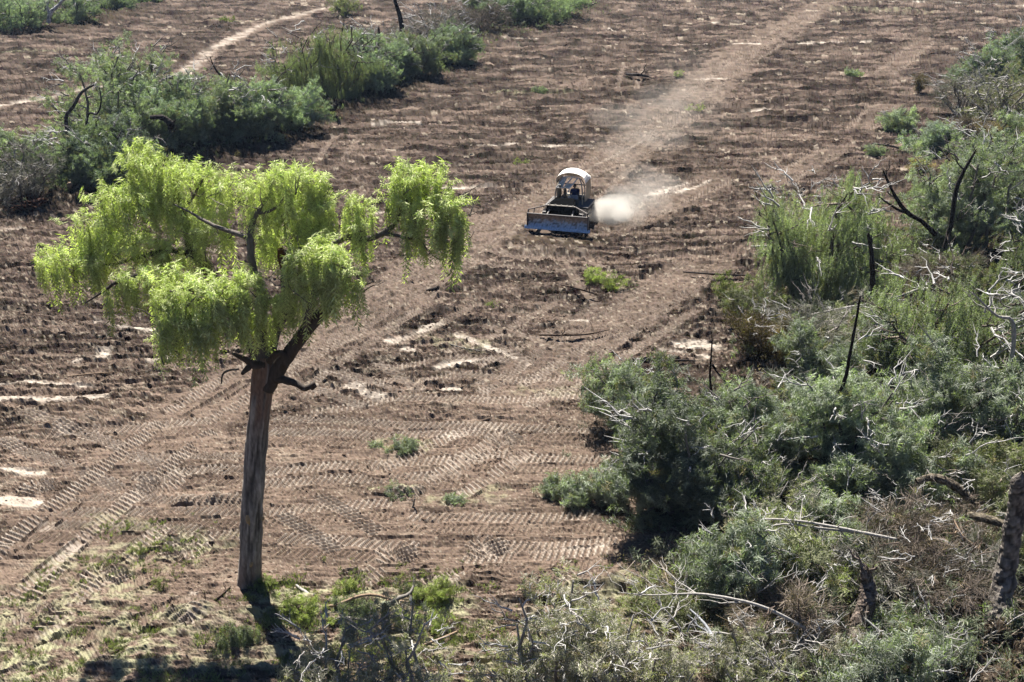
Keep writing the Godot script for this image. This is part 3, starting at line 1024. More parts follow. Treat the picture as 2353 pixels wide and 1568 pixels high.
	limb_of(t, "limb", [[600, 790, 28.0, 0.12], [560, 740, 27.4, 0.1], [500, 690, 26.9, 0.08], [440, 665, 26.6, 0.06], [390, 670, 26.5, 0.03]], 8, rng, M.bark_tint, grey)
	limb_of(t, "limb", [[700, 760, 27.6, 0.12], [715, 700, 27.1, 0.1], [730, 650, 26.8, 0.08], [760, 610, 26.6, 0.05], [800, 620, 26.5, 0.025]], 8, rng, M.bark_tint, grey)
	limb_of(t, "limb", [[655, 690, 28.7, 0.14], [625, 690, 28.4, 0.12], [600, 700, 28.1, 0.1]], 7, rng, M.bark_tint, dark)
	# broken stubs
	limb_of(t, "broken_stub", [[618, 872, 28.0, 0.13], [650, 873, 27.8, 0.11], [680, 882, 27.7, 0.09], [702, 893, 27.6, 0.08], [722, 884, 27.6, 0.09], [716, 896, 27.6, 0.04]], 9, rng, M.bark_tint, dark)
	limb_of(t, "broken_stub", [[606, 838, 27.9, 0.12], [580, 838, 27.7, 0.11], [566, 828, 27.6, 0.085], [545, 818, 27.5, 0.06], [532, 812, 27.5, 0.03]], 9, rng, M.bark_tint, dark)
	limb_of(t, "broken_stub", [[580, 835, 27.7, 0.09], [570, 846, 27.6, 0.09], [556, 860, 27.6, 0.05]], 8, rng, M.bark_tint, dark)
	limb_of(t, "broken_stub", [[548, 849, 27.5, 0.03], [525, 852, 27.5, 0.032], [511, 862, 27.5, 0.03], [509, 882, 27.5, 0.022]], 6, rng, M.bark_tint, grey * 0.8)
	limb_of(t, "broken_stub", [[618, 830, 27.8, 0.1], [640, 812, 27.6, 0.1], [654, 822, 27.6, 0.08], [655, 840, 27.7, 0.05]], 8, rng, M.bark_tint, dark)
	limb_of(t, "broken_stub", [[652, 620, 28.7, 0.11], [648, 600, 28.6, 0.12], [644, 572, 28.6, 0.09]], 8, rng, M.bark_tint, Color(0.13, 0.065, 0.035))
	# drooping foliage: masses [u, v, half width, half height, distance, half depth in metres, share]
	var masses := [
		[335, 400, 60, 45, 30.4, 0.8, 0.8], [410, 420, 75, 50, 30.3, 0.9, 1.0], [480, 440, 55, 50, 30.0, 0.8, 0.8], [330, 470, 75, 50, 30.2, 1.0, 1.0], [260, 480, 55, 45, 30.0, 0.8, 0.75], [410, 510, 80, 60, 30.4, 1.0, 1.1],
		[490, 540, 40, 60, 29.6, 0.6, 0.6], [210, 530, 55, 45, 29.9, 0.8, 0.7], [270, 580, 70, 45, 30.0, 0.9, 0.9], [140, 610, 48, 42, 29.8, 0.8, 0.75], [200, 620, 55, 40, 29.6, 0.8, 0.7], [330, 590, 50, 45, 29.9, 0.7, 0.7], [400, 600, 35, 40, 30.2, 0.6, 0.4],
		[325, 365, 28, 30, 30.6, 0.4, 0.4], [545, 440, 35, 30, 28.8, 0.5, 0.18], [620, 440, 50, 45, 28.3, 0.7, 0.75], [590, 480, 40, 40, 28.6, 0.6, 0.4], [655, 420, 30, 40, 28.1, 0.5, 0.4], [715, 450, 40, 60, 29.2, 0.6, 0.9], [735, 510, 42, 65, 29.2, 0.6, 0.9], [690, 510, 45, 55, 28.9, 0.7, 0.7], [650, 500, 30, 40, 28.8, 0.5, 0.35],
		[618, 570, 26, 45, 28.9, 0.5, 0.45], [700, 570, 35, 45, 29.0, 0.5, 0.5], [745, 575, 26, 40, 28.4, 0.4, 0.4],
		[825, 490, 34, 42, 27.7, 0.45, 0.5], [835, 545, 26, 45, 27.7, 0.35, 0.4], [925, 425, 36, 42, 27.9, 0.5, 0.6], [975, 425, 40, 40, 28.0, 0.5, 0.6], [915, 470, 24, 40, 27.9, 0.4, 0.35], [1015, 450, 28, 40, 27.9, 0.4, 0.35], [990, 500, 50, 36, 27.6, 0.6, 0.65], [1040, 500, 30, 50, 27.5, 0.5, 0.55], [1010, 555, 45, 40, 27.5, 0.5, 0.5], [950, 550, 25, 40, 27.5, 0.35, 0.28], [1055, 555, 15, 45, 27.5, 0.3, 0.25],
		[330, 655, 50, 35, 28.3, 0.6, 0.6], [280, 665, 40, 35, 28.2, 0.5, 0.3], [255, 700, 14, 40, 28.2, 0.25, 0.08], [395, 665, 45, 35, 27.0, 0.6, 0.6], [400, 720, 50, 60, 26.6, 0.6, 0.8], [465, 690, 60, 45, 26.6, 0.7, 1.0], [440, 770, 65, 55, 26.5, 0.6, 1.0], [530, 690, 50, 45, 26.8, 0.6, 0.8], [510, 760, 50, 60, 26.7, 0.6, 0.9], [570, 670, 38, 45, 27.0, 0.5, 0.6], [575, 730, 32, 45, 27.1, 0.4, 0.45], [385, 800, 30, 45, 26.5, 0.4, 0.3],
		[700, 610, 42, 35, 26.8, 0.5, 0.6], [745, 605, 50, 40, 26.7, 0.6, 0.7], [790, 630, 45, 40, 26.6, 0.5, 0.6], [735, 665, 45, 45, 26.8, 0.5, 0.7], [680, 650, 28, 40, 27.2, 0.4, 0.4], [825, 650, 18, 35, 26.6, 0.3, 0.22], [735, 570, 22, 26, 27.2, 0.3, 0.22],
		[650, 720, 25, 45, 27.8, 0.35, 0.3], [690, 720, 26, 55, 27.6, 0.35, 0.3], [625, 755, 18, 40, 27.9, 0.3, 0.16], [450, 590, 30, 40, 29.6, 0.5, 0.25]]
	for m in masses:
		var mid := at(m[0], m[1], m[4]) - root
		var k := FOC / ((-mid.z - root.z) * CT + (CAM_H - mid.y - root.y) * ST)
		var rx: float = m[2] / k * 1.12
		var ry: float = m[3] / k
		var rz: float = m[5]
		var n := int(128.0 * m[6])
		var places := [[], [], []]
		var tints := [[], [], []]
		var lobes := []
		for q in 9:
			lobes.append(Vector3(rng.randf_range(-0.9, 0.9), rng.randf_range(-0.5, 0.8), rng.randf_range(-0.9, 0.9)))
		for s in n:
			var lobe: Vector3 = lobes[rng.randi() % 9]
			var d := (lobe + Vector3(rng.randfn(), rng.randfn() * 0.7, rng.randfn()) * 0.2)
			if d.length() > 1.05:
				d = d.normalized() * rng.randf_range(0.7, 1.05)
			var p := mid + Vector3(d.x * rx, d.y * ry * 0.78 + ry * 0.2 + 0.08, d.z * rz)
			var size := rng.randf_range(0.35, 0.9) * (1.5 if d.y < 0.1 and rng.randf() < 0.25 else 1.0)
			var slot := rng.randi() % 3
			places[slot].append(upright(rng, p, size, 0.4 if d.y > 0.4 else 0.14))
			var warm := rng.randf()
			var c := Color(0.4, 0.45, 0.19).lerp(Color(0.76, 0.76, 0.44), warm) * rng.randf_range(0.65, 1.25)
			tints[slot].append(Color(c.r, c.g, c.b))
		# upright shoots at the top of a mass
		var spr := []
		var sprt := []
		for s in int(n * 0.3):
			var w := rng.randf() * TAU
			var e := sqrt(rng.randf())
			var p := mid + Vector3(cos(w) * e * rx, (0.25 + 0.5 * sqrt(1.0 - e * e)) * ry, sin(w) * e * rz)
			spr.append(aimed(rng, p, Vector3(rng.randf_range(-0.7, 0.7), rng.randf_range(0.0, 1.0), rng.randf_range(-0.7, 0.7)), rng.randf_range(0.35, 0.95)))
			sprt.append(Color(0.7, 0.72, 0.42) * rng.randf_range(0.8, 1.2))
		for slot in 3:
			many("foliage", "strand%d" % slot, places[slot], tints[slot], t)
		many("foliage", "spray0", spr, sprt, t)
	# thin twigs inside the masses
	var tw := MB.new()
	for m in masses:
		var mid := at(m[0], m[1], m[4]) - root
		for q in int(8 * m[6]) + 1:
			var a := mid + Vector3(rng.randf_range(-0.5, 0.5), rng.randf_range(-0.5, 0.0), rng.randf_range(-0.3, 0.3))
			var b := a + Vector3(rng.randf_range(-0.6, 0.6), rng.randf_range(0.1, 0.6), rng.randf_range(-0.4, 0.4))
			tw.tube(crooked(rng, a, b, 4, 0.1), taper(0.02, 0.006, 4), 4)
			tw.fill(grey * rng.randf_range(0.7, 1.8))
	put(tw, "crown_twigs", M.bark_tint, t).set_meta("kind", "stuff")

func barked(mb: MB, line: Array, rr: Array, col: Color, sd: int) -> void:   # a thick stem with ridged, flaking bark
	var bark := FastNoiseLite.new()
	bark.seed = sd
	bark.frequency = 1.0
	bark.fractal_octaves = 3
	var cuts := 5
	var sides := 20
	var rings := 0
	var a := Vector3.ZERO
	for k in line.size() - 1:
		for s in cuts + (1 if k == line.size() - 2 else 0):
			var w := float(s) / cuts
			var c: Vector3 = line[k].lerp(line[k + 1], w)
			var r := lerpf(rr[k], rr[k + 1], w)
			var t: Vector3 = (line[k + 1] - line[k]).normalized()
			a = t.cross(Vector3(0.31, 0.2, 0.93)).normalized() if rings == 0 else (a - t * a.dot(t)).normalized()
			var b := t.cross(a)
			for q in sides:
				var ang := TAU * q / sides
				var d := a * cos(ang) + b * sin(ang)
				var along := float(rings) * 0.22
				var n1 := bark.get_noise_3d(d.x * 4.0 + 5.0, along, d.z * 4.0 + d.y * 4.0)
				var n2 := bark.get_noise_3d(d.x * 1.3, along * 0.6 + 30.0, d.z * 1.3)
				mb.v.append(c + d * r * (1.0 + 0.13 * n1 + 0.14 * n2))
				mb.n.append(d)
				var e := col * clampf(0.85 + 1.5 * n1 + 0.9 * n2, 0.3, 2.2)
				mb.c.append(Color(e.r, e.g, e.b))
			rings += 1
	for k in rings - 1:
		for q in sides:
			var q1 := k * sides + q
			var q2 := k * sides + (q + 1) % sides
			mb.quad(mb.v[q1], mb.v[q1 + sides], mb.v[q2 + sides], mb.v[q2])
			for e in [q1, q1 + sides, q2 + sides, q2]:
				mb.c.append(mb.c[e])
	# only the flat faces stay
	var first := rings * sides
	mb.v = mb.v.slice(first)
	mb.n = mb.n.slice(first)
	mb.c = mb.c.slice(first)
	for e in mb.i.size():
		mb.i[e] -= first

# ---------------------------------------------------------------- dead wood: a stem of joints [u, v, height above ground or distance, radius], with forks
func dead_wood(called: String, label: String, category: String, joints: Array, col: Color, sd: int, forks := 0, standing := 0.0, group := "", rootball := 0.0) -> Node3D:
	# standing > 0: every joint lies on the upright plane that far ahead; else joints give a height above ground
	var rng := RandomNumberGenerator.new()
	rng.seed = sd * 31 + 7
	var pts := []
	var rad := []
	for j in joints:
		pts.append(at(j[0], j[1], j[2] if j[2] > 20.0 else standing) if standing > 0.0 else gh(j[0], j[1], j[2]))
		rad.append(j[3])
	var base: Vector3 = pts[0]
	base.y = minf(base.y, lay(base.x, base.z))
	var o := thing(called, label, category, base, 0.0, group)
	var cv := Curve3D.new()
	for k in pts.size():
		var t: Vector3 = (pts[mini(k + 1, pts.size() - 1)] - pts[maxi(k - 1, 0)]) * 0.18
		cv.add_point(pts[k] - base, -t, t)
	var line := []
	var rr := []
	for k in pts.size() - 1:
		for s in 4:
			line.append(cv.sample(k, s / 4.0) + Vector3(rng.randf_range(-1, 1), rng.randf_range(-1, 1), rng.randf_range(-1, 1)) * (rad[k] * 0.12))
			rr.append(lerpf(rad[k], rad[k + 1], s / 4.0) * rng.randf_range(0.93, 1.07))
	line.append(pts[-1] - base)
	rr.append(rad[-1])
	var mb := MB.new()
	var thick: float = rad.max()
	if rad[-1] > 0.06:   # torn end
		var dir: Vector3 = (line[-1] - line[-2]).normalized()
		line.append(line[-1] + dir * rad[-1] * 0.8 + Vector3(rng.randf_range(-0.3, 0.3), 0, rng.randf_range(-0.3, 0.3)) * rad[-1])
		rr.append(rad[-1] * 0.6)
		line.append(line[-1] + dir * rad[-1] * 0.9 + Vector3(rng.randf_range(-0.3, 0.3), 0, 0) * rad[-1])
		rr.append(rad[-1] * 0.1)
	if thick > 0.12:
		barked(mb, line, rr, col, sd)
	else:
		mb.tube(line, rr, 7 if thick > 0.04 else 5, 0.06 if thick > 0.05 else 0.0, rng)
		mb.fill(col)
	put(mb, "trunk" if thick > 0.12 else "stem", M.bark_tint, o)
	var total := 0.0
	for k in line.size() - 1:
		total += line[k].distance_to(line[k + 1])
	for f in forks:
		var s := rng.randi_range(int(line.size() * 0.3), line.size() - 2)
		var d: Vector3 = (line[s + 1] - line[s]).normalized()
		var e: Vector3 = line[s] + (d * 0.8 + Vector3(rng.randf_range(-1, 1), rng.randf_range(-0.3, 0.9), rng.randf_range(-1, 1))).normalized() * total * rng.randf_range(0.12, 0.34)
		if base.y + e.y < 0.05:
			e.y = 0.05 - base.y
		var br := MB.new()
		var sub := crooked(rng, line[s], e, 5, 0.1)
		br.tube(sub, taper(rr[s] * 0.6, maxf(rr[s] * 0.14, 0.005), 5), 5)
		for q in 2:
			var w: Vector3 = sub[2 + q]
			br.tube(crooked(rng, w, w + (e - line[s]) * rng.randf_range(0.2, 0.4) + Vector3(rng.randf_range(-0.2, 0.2), rng.randf_range(0.0, 0.3), rng.randf_range(-0.2, 0.2)) * total * 0.3, 3, 0.1), taper(rr[s] * 0.32, 0.005, 3), 4)
		br.fill(col * rng.randf_range(0.8, 1.3))
		put(br, "branch", M.bark_tint, o)
	if rootball > 0.0:
		var rb := MB.new()
		for q in 70:
			var d := Vector3(rng.randfn(), rng.randfn() * 0.8 + 0.2, rng.randfn()).normalized()
			var a := Vector3(rng.randf_range(-0.3, 0.3), rng.randf_range(0.0, 0.3), rng.randf_range(-0.3, 0.3)) * rootball
			var e := a + d * rootball * rng.randf_range(0.6, 1.1)
			rb.tube(crooked(rng, a, e, 4, 0.12), taper(rootball * rng.randf_range(0.05, 0.11), 0.008, 4), 4)
			rb.fill(Color(0.06, 0.03, 0.02).lerp(Color(0.11, 0.05, 0.03), rng.randf()))
		put(rb, "roots", M.bark_tint, o).set_meta("kind", "stuff")
	return o

# ---------------------------------------------------------------- the bulldozer
func bar(mb: MB, a: Vector3, b: Vector3, r: float, sides := 8) -> void:
	mb.tube([a, b], [r, r], sides)

func tubes(list: Array, r: float) -> MB:
	var mb := MB.new()
	mb.tube(list, taper(r, r, list.size() - 1), 8)
	return mb

func blk(mb: MB, x: float, y: float, z: float, sx: float, sy: float, sz: float, ch := 0.015, rx := 0.0) -> void:
	mb.box(Transform3D(Basis(Vector3.RIGHT, rx), Vector3(x, y, z)), Vector3(sx, sy, sz), ch)

func wheel(mb: MB, c: Vector3, r: float, w: float, n := 20) -> void:
	mb.tube([c - Vector3(w * 0.5, 0, 0), c - Vector3(w * 0.5 - 0.001, 0, 0), c + Vector3(w * 0.5 - 0.001, 0, 0), c + Vector3(w * 0.5, 0, 0)], [r * 0.96, r, r, r * 0.96], n)

func bulldozer() -> void:
	var yaw := deg_to_rad(-16.0)
	var fwd := Vector3(sin(yaw), 0, cos(yaw))
	var blade_at := gh(1280, 541)
	var root := blade_at - fwd * 3.0
	root.y = lay(root.x, root.z) + 0.02
	var t := thing("bulldozer", "dusty crawler bulldozer with blue and rust blade and white canopy, driving through dust", "bulldozer", root, yaw)
	var mb: MB
	# crawler tracks
	for s in [-1.0, 1.0]:
		var x: float = s * 1.02
		var half := 1.35
		var rad := 0.42
		var path := []
		var straight := 2.0 * half
		var full := straight * 2.0 + TAU * rad
		var count := 40
		mb = MB.new()
		for k in count:
			var d := full * k / count
			var p: Vector2
			var ang: float
			if d < straight:
				p = Vector2(half - d, 2 * rad)
				ang = 0.0
			elif d < straight + PI * rad:
				ang = (d - straight) / rad
				p = Vector2(-half - sin(ang) * rad, rad + cos(ang) * rad)
			elif d < straight * 2 + PI * rad:
				p = Vector2(-half + (d - straight - PI * rad), 0.0)
				ang = PI
			else:
				ang = PI + (d - straight * 2 - PI * rad) / rad
				p = Vector2(half - sin(ang) * rad, rad + cos(ang) * rad)
			var b := Basis(Vector3.RIGHT, -ang)
			mb.box(Transform3D(b, Vector3(x, p.y + 0.05, p.x)), Vector3(0.54, 0.045, full / count * 0.94))
			mb.box(Transform3D(b, Vector3(x, p.y + 0.05, p.x) + b * Vector3(0, 0.05, 0.04)), Vector3(0.54, 0.06, 0.03))
		mb.fill(Color(0.055, 0.046, 0.04))
		put(mb, "tread", M.iron, t)
		mb = MB.new()
		wheel(mb, Vector3(x, rad + 0.05, half), rad - 0.06, 0.2)
		wheel(mb, Vector3(x, rad + 0.05, half), 0.13, 0.34)
		mb.fill(Color(0.13, 0.1, 0.075))
		put(mb, "idler_wheel", M.iron, t)
		mb = MB.new()
		wheel(mb, Vector3(x, rad + 0.05, -half), rad - 0.1, 0.16)
		wheel(mb, Vector3(x, rad + 0.05, -half), 0.2, 0.4)
		for q in 13:
			var w := TAU * q / 13
			blk(mb, x, rad + 0.05 + sin(w) * (rad - 0.08), -half + cos(w) * (rad - 0.08), 0.12, 0.07, 0.07, 0.01, -w)
		mb.fill(Color(0.12, 0.095, 0.07))
		put(mb, "sprocket", M.iron, t)
		mb = MB.new()
		blk(mb, x, 0.42, 0, 0.3, 0.3, 2.3, 0.03)
		mb.fill(Color(0.16, 0.12, 0.08))
		put(mb, "track_frame", M.iron, t)
		for q in 5:
			mb = MB.new()
			wheel(mb, Vector3(x, 0.19, -0.9 + 0.45 * q), 0.12, 0.36, 12)
			mb.fill(Color(0.1, 0.08, 0.07))
			put(mb, "roller", M.iron, t)
		mb = MB.new()   # fender above the track
		blk(mb, x + s * 0.02, 1.06, -0.35, 0.62, 0.04, 2.1, 0.01)
		blk(mb, x + s * 0.3, 1.0, -0.35, 0.03, 0.1, 2.1, 0.008)
		for q in 9:
			blk(mb, x + s * 0.02, 1.09, -1.2 + q * 0.21, 0.5, 0.015, 0.03, 0.0)
		mb.fill(Color(0.13, 0.125, 0.12))
		put(mb, "fender", M.iron, t)
	# hull and engine
	mb = MB.new()
	blk(mb, 0, 0.72, -0.15, 1.3, 0.62, 3.0, 0.05)
	blk(mb, 0, 0.95, -1.35, 1.5, 0.6, 0.7, 0.05)
	mb.fill(Color(0.1, 0.075, 0.05))
	put(mb, "hull", M.iron, t)
	mb = MB.new()
	blk(mb, 0, 1.18, 0.75, 0.86, 0.42, 1.15, 0.06)
	mb.fill(Color(0.12, 0.09, 0.065))
	put(mb, "engine", M.iron, t)
	mb = MB.new()
	blk(mb, -0.26, 1.44, 0.62, 0.34, 0.07, 0.75, 0.02, 0.05)
	mb.fill(Color(0.62, 0.6, 0.56))
	put(mb, "engine_cover", M.iron, t)
	mb = MB.new()
	blk(mb, 0.2, 1.47, 0.5, 0.36, 0.1, 0.5, 0.02, -0.12)
	blk(mb, 0.3, 1.5, 0.95, 0.2, 0.12, 0.2, 0.03)
	wheel(mb, Vector3(0.05, 1.47, 0.85), 0.1, 0.2, 14)
	wheel(mb, Vector3(0.12, 1.55, 0.35), 0.09, 0.16, 14)
	bar(mb, Vector3(0.1, 1.45, 0.2), Vector3(0.36, 1.58, 1.1), 0.03)
	bar(mb, Vector3(-0.1, 1.42, 1.2), Vector3(0.3, 1.52, 0.6), 0.025)
	mb.fill(Color(0.3, 0.31, 0.33))
	put(mb, "engine_block", M.iron, t)
	mb = MB.new()
	mb.tube([Vector3(-0.2, 1.4, 0.25), Vector3(-0.2, 1.6, 0.25), Vector3(-0.2, 1.61, 0.25), Vector3(-0.2, 2.0, 0.25), Vector3(-0.2, 2.01, 0.25), Vector3(-0.2, 2.12, 0.25)], [0.05, 0.05, 0.095, 0.095, 0.05, 0.05], 14)
	mb.fill(Color(0.02, 0.02, 0.022))
	put(mb, "exhaust", M.iron, t)
	mb = MB.new()
	wheel(mb, Vector3(0.02, 1.72, 0.3), 0.1, 0.2, 14)
	bar(mb, Vector3(0.02, 1.45, 0.3), Vector3(0.02, 1.66, 0.3), 0.05)
	mb.fill(Color(0.5, 0.45, 0.36))
	put(mb, "air_cleaner", M.iron, t)
	# black radiator guard with a hood that widens to the front
	mb = MB.new()
	var bk := [Vector3(-0.55, 1.7, 1.05), Vector3(0.55, 1.7, 1.05)]
	var ft := [Vector3(-0.92, 1.44, 2.0), Vector3(0.92, 1.44, 2.0)]
	mb.quad(bk[0], bk[1], ft[1], ft[0])
	mb.quad(bk[0] - Vector3(0, 0.05, 0), ft[0] - Vector3(0, 0.05, 0), ft[1] - Vector3(0, 0.05, 0), bk[1] - Vector3(0, 0.05, 0))
	for s in [0, 1]:
		mb.quad(bk[s], ft[s], ft[s] - Vector3(0, 0.8, 0.04), bk[s] - Vector3(0, 0.9, 0))
	mb.quad(ft[0] + Vector3(0.02, -0.06, -0.03), ft[1] + Vector3(-0.02, -0.06, -0.03), ft[1] + Vector3(-0.1, -0.85, -0.1), ft[0] + Vector3(0.1, -0.85, -0.1))
	for q in 9:
		blk(mb, 0, 0.72 + q * 0.075, 1.98, 1.45, 0.03, 0.03, 0.0)
	for q in 4:
		blk(mb, -0.6 + q * 0.4, 1.02, 1.99, 0.05, 0.68, 0.05, 0.0)
	for s in [-1.0, 1.0]:   # closed flanks behind the guard
		blk(mb, s * 0.5, 1.2, 0.95, 0.06, 0.55, 0.7, 0.01)
		blk(mb, s * 0.95, 0.95, 1.72, 0.06, 0.5, 0.5, 0.01)
	mb.fill(Color(0.005, 0.005, 0.005))
	put(mb, "radiator_guard", M.soot, t)
	mb = MB.new()
	blk(mb, 0, 1.455, 2.02, 1.72, 0.05, 0.06, 0.015)
	for q in 5:
		blk(mb, -0.72 + q * 0.36, 1.5, 2.02, 0.09, 0.06, 0.05, 0.02)
	mb.fill(Color(0.6, 0.57, 0.5))
	put(mb, "guard_rail", M.iron, t)
	# blade: a curved plate, rusty above, scoured blue below
	mb = MB.new()
	var w := 1.84
	var prof := []
	for k in 11:
		var e := k / 10.0
		prof.append(Vector2(2.98 - 0.26 * sin(PI * e * 0.92) + 0.1 * e * e, 0.3 + 0.84 * e))
	var rust := FastNoiseLite.new()
	rust.seed = 3
	rust.frequency = 1.6
	rust.fractal_octaves = 4
	var cols := 46
	var upper := MB.new()
	for face in 2:
		for k in 11:
			for c in cols + 1:
				var xx := lerpf(-w, w, float(c) / cols)
				mb.v.append(Vector3(xx, prof[k].y, prof[k].x - 0.05 * face))
				var n := rust.get_noise_2d(xx * 1.6, prof[k].y * 3.0)
				var n2 := rust.get_noise_2d(xx * 9.0, prof[k].y * 0.9 + 7.0)
				var scour := smooth(0.56, 0.34, k / 10.0 + n * 0.35 + n2 * 0.08)
				var blue := Color(0.44, 0.57, 0.74).lerp(Color(0.66, 0.74, 0.82), clampf(0.5 + n2, 0, 1))
				var rusty := Color(0.3, 0.235, 0.2).lerp(Color(0.55, 0.45, 0.38), clampf(0.5 + n2 * 1.4, 0, 1))
				var col := rusty.lerp(blue, scour)
				if n2 > 0.3 or (absf(k - 3.0) < 0.6 and n > 0.05):
					col = col * 0.4
				mb.c.append(Color(col.r, col.g, col.b))
		for k in 10:
			for c in cols:
				var q := face * 11 * (cols + 1) + k * (cols + 1) + c
				mb.i.append_array(PackedInt32Array([q, q + cols + 1, q + cols + 2, q, q + cols + 2, q + 1]))
	var st := SurfaceTool.new()
	st.create_from(bare_mesh(mb, M.iron), 0)
	st.generate_normals()
	var bl := MeshInstance3D.new()
	bl.mesh = st.commit()
	bl.mesh.surface_set_material(0, M.iron)
	bl.name = "blade"
	t.add_child(bl, true)
	mb = MB.new()
	for s in [-1.0, 1.0]:
		blk(mb, s * (w + 0.02), 0.74, 2.88, 0.04, 0.84, 0.34, 0.01)
	blk(mb, 0, 1.15, 3.06, 2 * w, 0.06, 0.12, 0.015)
	blk(mb, 0, 0.75, 2.62, 2 * w - 0.2, 0.12, 0.1, 0.015)
	mb.fill(Color(0.07, 0.06, 0.06))
	put(mb, "blade_frame", M.iron, t)
	mb = MB.new()
	blk(mb, 0, 0.29, 3.03, 2 * w + 0.36, 0.2, 0.05, 0.01, -0.35)
	mb.fill(Color(0.42, 0.6, 0.82))
	put(mb, "cutting_edge", M.iron, t)
	for s in [-1.0, 1.0]:
		mb = MB.new()
		blk(mb, s * 1.42, 0.55, 1.4, 0.16, 0.24, 2.6, 0.03)
		mb.fill(Color(0.17, 0.13, 0.085))
		put(mb, "push_arm", M.iron, t)
		mb = MB.new()
		bar(mb, Vector3(s * 0.86, 1.42, 1.95), Vector3(s * 1.8, 1.34, 2.9), 0.035)
		bar(mb, Vector3(s * 1.8, 1.34, 2.9), Vector3(s * 1.83, 1.12, 2.95), 0.04)
		bar(mb, Vector3(s * 1.5, 1.37, 2.6), Vector3(s * 1.5, 1.12, 2.85), 0.03)
		mb.fill(Color(0.1, 0.085, 0.075))
		put(mb, "brush_bar", M.iron, t)
		mb = MB.new()
		bar(mb, Vector3(s * 0.7, 1.25, 1.7), Vector3(s * 0.8, 0.85, 2.7), 0.05)
		bar(mb, Vector3(s * 0.75, 1.05, 2.2), Vector3(s * 0.8, 0.85, 2.7), 0.035)
		mb.fill(Color(0.2, 0.19, 0.18))
		put(mb, "lift_cylinder", M.iron, t)
	# cab: floor, seat, panel, cage, canopy
	mb = MB.new()
	blk(mb, 0, 1.03, -0.65, 1.5, 0.06, 1.5, 0.015)
	blk(mb, 0, 1.2, 0.08, 1.3, 0.4, 0.06, 0.015)
	mb.fill(Color(0.16, 0.15, 0.14))
	put(mb, "cab_floor", M.iron, t)
	mb = MB.new()
	blk(mb, 0.17, 1.2, -0.8, 0.52, 0.14, 0.5, 0.05)
	blk(mb, 0.17, 1.5, -1.06, 0.52, 0.52, 0.12, 0.05, -0.12)
	mb.fill(Color(0.02, 0.02, 0.022))
	put(mb, "seat", M.iron, t)
	mb = MB.new()
	blk(mb, 0.25, 1.5, 0.12, 0.7, 0.3, 0.12, 0.03, -0.4)
	mb.fill(Color(0.2, 0.22, 0.25))
	put(mb, "control_panel", M.iron, t)
	for lv in [[-0.12, 0.0], [0.42, 0.02], [0.5, -0.05]]:
		mb = MB.new()
		bar(mb, Vector3(lv[0], 1.05, -0.3 + lv[1]), Vector3(lv[0] + 0.02, 1.5, -0.36 + lv[1]), 0.016)
		bar(mb, Vector3(lv[0] + 0.02, 1.48, -0.36 + lv[1]), Vector3(lv[0] + 0.02, 1.56, -0.365 + lv[1]), 0.03)
		mb.fill(Color(0.08, 0.08, 0.08))
		put(mb, "lever", M.iron, t)
	var cream := Color(0.45, 0.38, 0.28)
	var white := Color(0.72, 0.7, 0.65)
	for s in [-1.0, 1.0]:
		mb = tubes([Vector3(s * 0.86, 1.05, 0.1), Vector3(s * 0.86, 1.7, 0.08), Vector3(s * 0.82, 2.02, 0.02), Vector3(s * 0.7, 2.35, -0.22), Vector3(s * 0.55, 2.58, -0.42)], 0.04)
		mb.fill(cream)
		put(mb, "cage_post", M.iron, t)
		mb = tubes([Vector3(s * 0.88, 1.0, -1.45), Vector3(s * 0.88, 1.9, -1.45), Vector3(s * 0.84, 2.3, -1.45)], 0.035)
		mb.fill(cream)
		put(mb, "cage_post", M.iron, t)
		mb = tubes([Vector3(s * 0.88, 1.02, -0.5), Vector3(s * 0.88, 1.9, -0.5), Vector3(s * 0.82, 2.25, -0.5), Vector3(s * 0.62, 2.55, -0.5)], 0.035)
		mb.fill(cream)
		put(mb, "cage_post", M.iron, t)
	mb = tubes([Vector3(0.0, 1.5, 0.14), Vector3(-0.02, 1.8, 0.12), Vector3(0.02, 2.05, 0.02), Vector3(0.28, 2.36, -0.22), Vector3(0.42, 2.58, -0.4)], 0.04)
	mb.fill(white)
	put(mb, "cage_post", M.iron, t)
	for lst in [[Vector3(-0.82, 2.03, 0.02), Vector3(0.03, 2.04, 0.03)], [Vector3(-0.55, 2.58, -0.42), Vector3(0.0, 2.66, -0.42), Vector3(0.55, 2.58, -0.42)], [Vector3(-0.88, 1.92, -1.45), Vector3(0.88, 1.92, -1.45)], [Vector3(-0.82, 2.04, 0.02), Vector3(-0.28, 2.62, -0.42)], [Vector3(-0.35, 2.04, 0.03), Vector3(0.1, 2.62, -0.4)]]:
		mb = tubes(lst, 0.036)
		mb.fill(white)
		put(mb, "cage_bar", M.iron, t)
	mb = MB.new()
	wheel(mb, Vector3(-0.58, 2.14, 0.02), 0.09, 0.1, 14)
	mb.fill(Color(0.05, 0.05, 0.05))
	put(mb, "work_lamp", M.iron, t)
	# pale screens in the sloped front
	mb = MB.new()
	mb.quad(Vector3(-0.8, 2.05, 0.0), Vector3(-0.52, 2.56, -0.42), Vector3(-0.22, 2.61, -0.43), Vector3(-0.42, 2.05, 0.0))
	mb.quad(Vector3(-0.3, 2.05, 0.0), Vector3(-0.12, 2.27, -0.17), Vector3(0.16, 2.27, -0.17), Vector3(-0.02, 2.05, 0.0))
	mb.fill(Color(0.5, 0.49, 0.42))
	put(mb, "front_screen", M.canvas, t)
	# white canvas over the cage, and a dusty sheet down the side
	mb = MB.new()
	var rows := []
